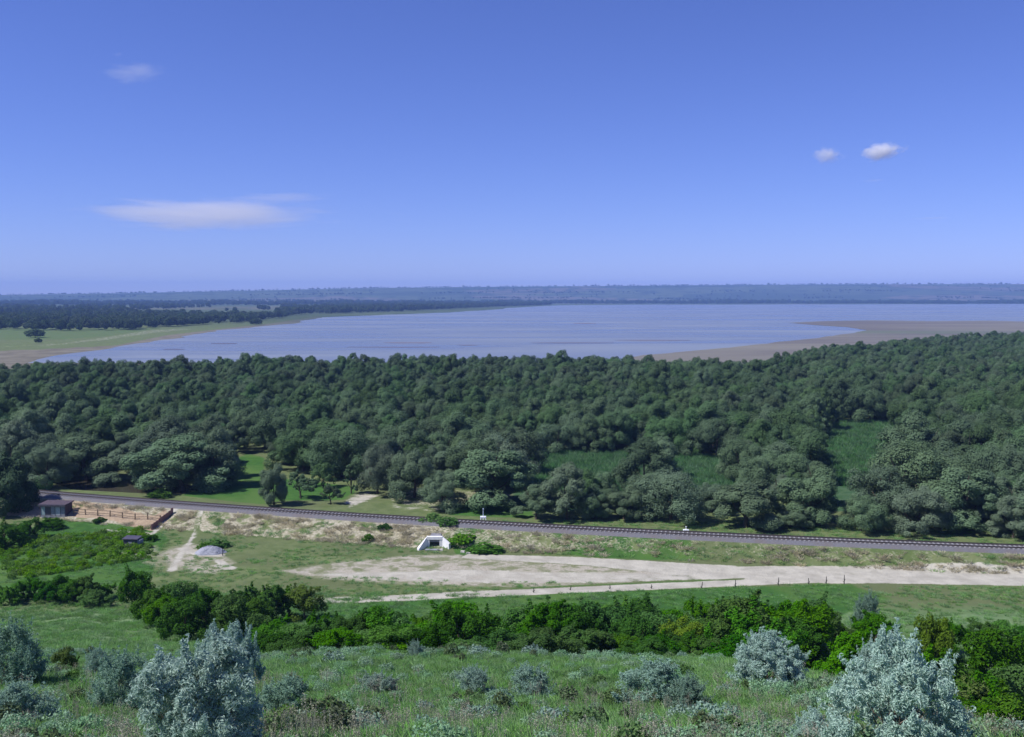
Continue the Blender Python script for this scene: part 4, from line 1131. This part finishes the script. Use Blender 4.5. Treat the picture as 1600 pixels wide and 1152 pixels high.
# wing walls run out and slope down
mb = MB(); mb.hexa([(-2.25,-.35,-.3),(-1.95,-.55,-.3),(-.98,.5,-.3),(-.98,.95,-.3),(-2.25,-.3,.28),(-1.95,-.5,.2),(-.98,.52,1.58),(-.98,.95,1.6)]); bevel(link('wing_wall', mb.mesh('wing_wall', M['white']), e), .04)
mb = MB(); mb.hexa([(1.08,.5,-.3),(2.05,-.25,-.3),(2.3,.05,-.3),(1.08,.95,-.3),(1.08,.52,1.58),(2.0,-.2,.75),(2.25,.1,.85),(1.08,.95,1.6)]); bevel(link('wing_wall', mb.mesh('wing_wall', M['white']), e), .04)
mb = MB(); mb.box(-.60, .70, .60, .9, .85, 1.16); link('lintel', mb.mesh('lintel', M['concrete']), e)
mb = MB(); mb.box(-.66, -.60, .9, 6.5, -.3, 1.2); mb.box(.70, .76, .9, 6.5, -.3, 1.2); mb.box(-.66, .76, .9, 6.5, 1.2, 1.28); mb.box(-.66, .76, 6.5, 6.6, -.3, 1.28); link('barrel', mb.mesh('barrel', M['concrete']), e)
mb = MB(); mb.box(-1.15, 1.2, -.5, 6.5, -.35, .08); link('apron', mb.mesh('apron', M['gravel']), e)
# blocks of stone lying in front
for n_, (px, py, s, lab) in enumerate([(657,857.5,.3,'pale stone block at the left foot of the culvert'), (688,859,.42,'pale stone block at the right foot of the culvert'), (723,862,.34,'pale stone block lying further right of the culvert'), (732,864,.3,'flat pale stone at the edge of the gravel right of the culvert')]):
    q = at(px, py, .1); mb = MB(); r = random.Random(n_)
    j = lambda: r.uniform(-.08, .08)
    mb.hexa([(-s+j(),-s*.6+j(),-.1),(s+j(),-s*.6+j(),-.1),(s+j(),s*.6+j(),-.1),(-s+j(),s*.6+j(),-.1),(-s*.8+j(),-s*.5+j(),s*.6+j()),(s*.8+j(),-s*.5+j(),s*.5+j()),(s*.8+j(),s*.5+j(),s*.6),(-s*.8,s*.5,s*.5+j())])
    o = link('stone_block', mb.mesh('stone_block', M['stone']), None, (q[0], q[1], hz(q[0], q[1]))); bevel(o, .05); tag(o, lab, 'stone')

# ------------------------------------------------------------------ hut, fence, shed, heap on the left
p = at(89, 807, 0.2); hx, hy = p[0], p[1]; g0 = hz(hx, hy)
e = empty('hut', (hx, hy, g0), R(-4)); tag(e, 'small flat-roofed hut with dark eaves and pale panels below the railway', 'hut')
e.scale = (.9, .8, .78)
W2, D2, HH = 2.15, 1.5, 2.15
mb = MB(); mb.box(-W2, W2, -D2+.06, D2, -.3, .12); link('plinth', mb.mesh('plinth', M['concrete']), e)
mb = MB(); mb.box(-W2+.08, W2-.08, -D2+.16, D2-.06, .12, HH); link('wall', mb.mesh('wall', M['greyboard']), e)
for k, (x0, x1, mm) in enumerate([(-2.08, -1.35, 'glass'), (-1.28, -.42, 'darkmetal'), (-.35, .35, 'greyboard'), (.42, 1.28, 'paleboard'), (1.35, 2.08, 'greyboard')]):
    mb = MB(); mb.box(x0, x1, -D2+.10, -D2+.158, .2, HH-.35); link('panel' if k not in (1,) else 'door', mb.mesh('panel', M[mm]), e)
for x in (-2.115, -1.315, -.385, .385, 1.315, 2.115):
    mb = MB(); mb.box(x-.035, x+.035, -D2+.05, -D2+.16, .12, HH-.2); link('post', mb.mesh('post', M['darkmetal']), e)
for k in range(4):
    mb = MB(); y0 = -D2+.2 + k*(2*D2-.3)/4; mb.box(W2-.078, W2-.03, y0, y0+(2*D2-.3)/4-.05, .14, HH-.05); link('side_board', mb.mesh('side_board', M['purpleboard']), e)
mb = MB(); mb.hexa([(-W2-.22,-D2-.32,HH),(W2+.22,-D2-.32,HH),(W2+.22,D2+.15,HH+.18),(-W2-.22,D2+.15,HH+.18),(-W2-.22,-D2-.32,HH+.2),(W2+.22,-D2-.32,HH+.2),(W2+.22,D2+.15,HH+.36),(-W2-.22,D2+.15,HH+.36)])
rf = link('roof', mb.mesh('roof', M['roofdark']), e)
mb = MB(); mb.box(-W2-.24, W2+.24, -D2-.36, -D2-.322, HH-.16, HH+.22); link('fascia', mb.mesh('fascia', M['darkmetal']), rf)

def fence_run(px0, px1, n, name, label, post_h=.95, rails=(.42, .85)):
    a, b_ = at(*px0, .3), at(*px1, .3)
    e = empty(name, (a[0], a[1], hz(a[0], a[1]))); tag(e, label, 'fence')
    P = []
    for k in range(n):
        q = a + (b_ - a)*k/(n-1); z = hz(q[0], q[1]); P.append((q[0]-a[0], q[1]-a[1], z - e.location.z))
        mb = MB(); h = post_h*random.uniform(.94, 1.06); mb.box(-.07, .07, -.07, .07, -.3, h)
        o = link('post', mb.mesh('post', M['fence']), e, P[-1]); o.rotation_euler = (R(random.uniform(-2, 2)), R(random.uniform(-2.5, 2.5)), 0)
    for r_ in rails:
        for k in range(n-1):
            p0, p1 = Vector(P[k]), Vector(P[k+1]); d = (p1 - p0); L = d.length
            mb = MB(); mb.box(-.01, L+.01, -.035, .0, -.045, .045)
            o = link('rail', mb.mesh('rail', M['fence']), e, (p0.x, p0.y - .075, p0.z + r_)); o.rotation_euler = (0, -math.asin(d.z/L), math.atan2(d.y, d.x))
    return e
fence_run((115, 807), (251, 818.5), 8, 'wooden_fence', 'weathered post-and-rail fence running right from the hut')
fence_run((8, 799), (62, 801), 4, 'wooden_fence', 'short post-and-rail fence between the dark tree and the hut')
a, b_ = at(236, 826, .2), at(271, 814, .2)
e = empty('board_fence', (a[0], a[1], hz(*a[:2]))); tag(e, 'red-brown board fence panel at the end of the rail fence', 'fence')
ang = math.atan2(b_[1]-a[1], b_[0]-a[0]); L = np.linalg.norm(b_ - a); nb = 9
for k in range(nb):
    q = a + (b_ - a)*(k+.5)/nb; mb = MB(); mb.box(-L/nb/2+.015, L/nb/2-.015, -.03, .03, -.25, .85*random.uniform(.93, 1.05))
    o = link('board', mb.mesh('board', M['redboard']), e, (q[0]-a[0], q[1]-a[1], hz(q[0], q[1]) - e.location.z)); o.rotation_euler = (0, 0, ang)
mb = MB(); mb.box(0, L, .035, .09, .5, .6); o = link('rail', mb.mesh('rail', M['fence']), e, (0, 0, 0)); o.rotation_euler = (0, 0, ang)

p = at(209, 853, 0); e = empty('garden_shed', (p[0], p[1], hz(p[0], p[1])), R(-6)); tag(e, 'tiny dark shed with a pale side panel at the edge of the garden', 'shed')
mb = MB(); mb.box(-1.15, .75, -.6, .6, -.2, 1.05); link('wall', mb.mesh('wall', M['darkmetal']), e)
mb = MB(); mb.hexa([(-1.3,-.75,1.05),(.9,-.75,1.05),(.9,.75,1.2),(-1.3,.75,1.2),(-1.3,-.75,1.13),(.9,-.75,1.13),(.9,.75,1.28),(-1.3,.75,1.28)]); link('roof', mb.mesh('roof', M['darkmetal']), e)
mb = MB(); mb.box(-.45, .05, -.64, -.603, .05, .75); link('door', mb.mesh('door', M['greyboard']), e)
mb = MB(); mb.box(.78, 1.15, -.55, .5, -.2, .95); link('side_panel', mb.mesh('side_panel', M['greyboard']), e)

p = at(324, 868, 0)
r = np.random.default_rng(5); nr, na = 14, 40
V_ = [(0, 0, .95)]; 
for i in range(1, nr+1):
    f = i/nr
    for k in range(na):
        a = 2*math.pi*k/na; rad = f*(1.95 + .25*math.sin(a*2+1) + .12*math.sin(a*5))
        V_.append((rad*math.cos(a), rad*.75*math.sin(a), 0.95*(1 - f**2.0)*(1 + r.normal()*.03) - .08*f + r.normal()*.03))
F_ = [(0, 1+k, 1+(k+1) % na) for k in range(na)]
for i in range(nr-1):
    for k in range(na): F_.append((1+i*na+k, 1+(i+1)*na+k, 1+(i+1)*na+(k+1) % na, 1+i*na+(k+1) % na))
me = bpy.data.meshes.new('gravel_heap'); me.from_pydata(V_, [], F_); me.update(); me.materials.append(M['gravel'])
tag(link('gravel_heap', me, None, (p[0], p[1] + 1.2, hz(p[0], p[1]))), 'blue-grey gravel heap beside the chalk footpath', 'gravel heap')

def stake(px, py, h, label, name='marker_stake', lean=0):
    p = at(px, py, 0.05); mb = MB()
    mb.tube([(0, 0, -.25), (lean*.5, 0, h*.5), (lean, 0, h)], [.06, .05, .035], 7)
    mb.tube([(0, 0, h*.3), (.13, .02, h*.55)], [.035, .02], 5); mb.tube([(0, 0, h*.12), (-.16, .02, h*.34)], [.035, .02], 5)
    o = link(name, mb.mesh(name, M['stake']), None, (p[0], p[1], hz(p[0], p[1]))); tag(o, label, 'stake', 'stakes along the gravel road' if name == 'marker_stake' else None)
stake(348, 868, .95, 'short dark post standing right of the gravel heap', 'dark_post')
SK = [(834,928,.55,0),(891,924,.55,.1),(953,922,.5,0),(1018,921,.5,0),(1096,920,.75,.12),(1149,918,.85,0),(1216,915,.95,.05),(1264,914,.8,-.08),(1291,913.5,.95,0),(1319,913,1.1,0)]
for n_, (x, y, h, l) in enumerate(SK):
    stake(x, y, h, f'thin dark stake, {ordinal(n_+1)} from the left along the lower road edge', lean=l)

# ------------------------------------------------------------------ clouds
def cloud_mat(name, dens, scale, thr, sx, sz):
    m, t = mat(name)
    tc = N(t, 'ShaderNodeTexCoord')
    mp = N(t, 'ShaderNodeMapping'); mp.inputs['Scale'].default_value = (sx, 1, sz); t.links.new(tc.outputs['Object'], mp.inputs['Vector'])
    n1 = noise(t, mp.outputs[0], scale, 4, 0.6, 0.4)
    ln = N(t, 'ShaderNodeVectorMath', operation='LENGTH'); t.links.new(tc.outputs['Object'], ln.inputs[0])
    fall = mapr(t, ln.outputs['Value'], 0.1, 0.95, 1.0, 0.0)
    q = mth(t, 'ADD', fall, mth(t, 'MULTIPLY', mth(t, 'SUBTRACT', n1, 0.5), 2.2))
    dn = mth(t, 'MULTIPLY', mapr(t, q, thr - 0.1, 1.2), dens)
    pv = N(t, 'ShaderNodeVolumePrincipled'); pv.inputs['Color'].default_value = (0.97, 0.97, 0.99, 1); pv.inputs['Anisotropy'].default_value = 0.1
    t.links.new(dn, pv.inputs['Density'])
    out(t, None, pv.outputs[0])
    return m
def cloud(px, py, wpx, hpx, Y, dens, label, seed, scale=1.6, thr=0.45, sx=1.0, sz=1.0, lump=0.12, tilt=0.0):
    import bmesh
    q = at_dist(px, py, Y)
    bm = bmesh.new(); bmesh.ops.create_icosphere(bm, subdivisions=4, radius=1.0)
    from mathutils import noise as mn
    for v in bm.verts:
        d = mn.fractal(v.co*1.7 + Vector((seed*3.1, 0, 0)), 1.0, 2.0, 3)
        v.co *= 1 + lump*d
        if v.co.z < 0: v.co.z *= 0.75
    me = bpy.data.meshes.new('cloud'); bm.to_mesh(me); bm.free()
    me.materials.append(cloud_mat('cloud_%d' % seed, dens, scale, thr, sx, sz))
    o = link('cloud', me, None, q); o.scale = (wpx/F*Y/2, wpx/F*Y/2*0.6, hpx/F*Y/2); o.rotation_euler = (0, R(tilt), 0)
    tag(o, label, 'cloud')
cloud(330, 333, 640, 78, 12000, 0.0019, 'long flat lens-shaped cloud low in the sky at the left', 1, 1.5, 0.45, 1.0, 1.0, 0.1, 2)
cloud(440, 309, 260, 26, 12000, 0.0008, 'faint thin streak of cloud above the lens-shaped cloud', 2, 1.3, 0.3)
cloud(212, 112, 190, 56, 11000, 0.0011, 'thin wispy cloud high at the upper left', 3, 1.7, 0.55, 1, 1, 0.2)
cloud(185, 85, 30, 12, 11000, 0.0012, 'tiny wisp above the high wispy cloud', 4, 1.5, 0.5)
cloud(1377, 236, 96, 46, 11000, 0.02, 'small bright puff of cloud at the right, larger of two', 5, 2.0, 0.42, 1, 1, 0.3)
cloud(1292, 242, 70, 44, 11000, 0.011, 'small rounded puff of cloud left of the larger puff', 6, 2.0, 0.45, 1, 1, 0.3, 12)
cloud(1366, 282, 70, 9, 11000, 0.0012, 'very faint pinkish streak below the two puffs', 7, 1.2, 0.5)
cloud(1455, 341, 120, 9, 11000, 0.0009, 'very faint long streak low at the right', 8, 1.2, 0.5)

# ------------------------------------------------------------------ haze
m, t = mat('valley_haze')
pv = N(t, 'ShaderNodeVolumePrincipled'); pv.inputs['Color'].default_value = (0.30, 0.48, 1.0, 1); pv.inputs['Density'].default_value = 0.000115; pv.inputs['Anisotropy'].default_value = 0.0
out(t, None, pv.outputs[0])
mb = MB(); mb.box(-9700, 9700, -90, 9980, -4, 165)
o = link('haze', mb.mesh('haze', m)); tag(o, 'thin blue haze lying over the valley', 'haze', None, 'stuff')
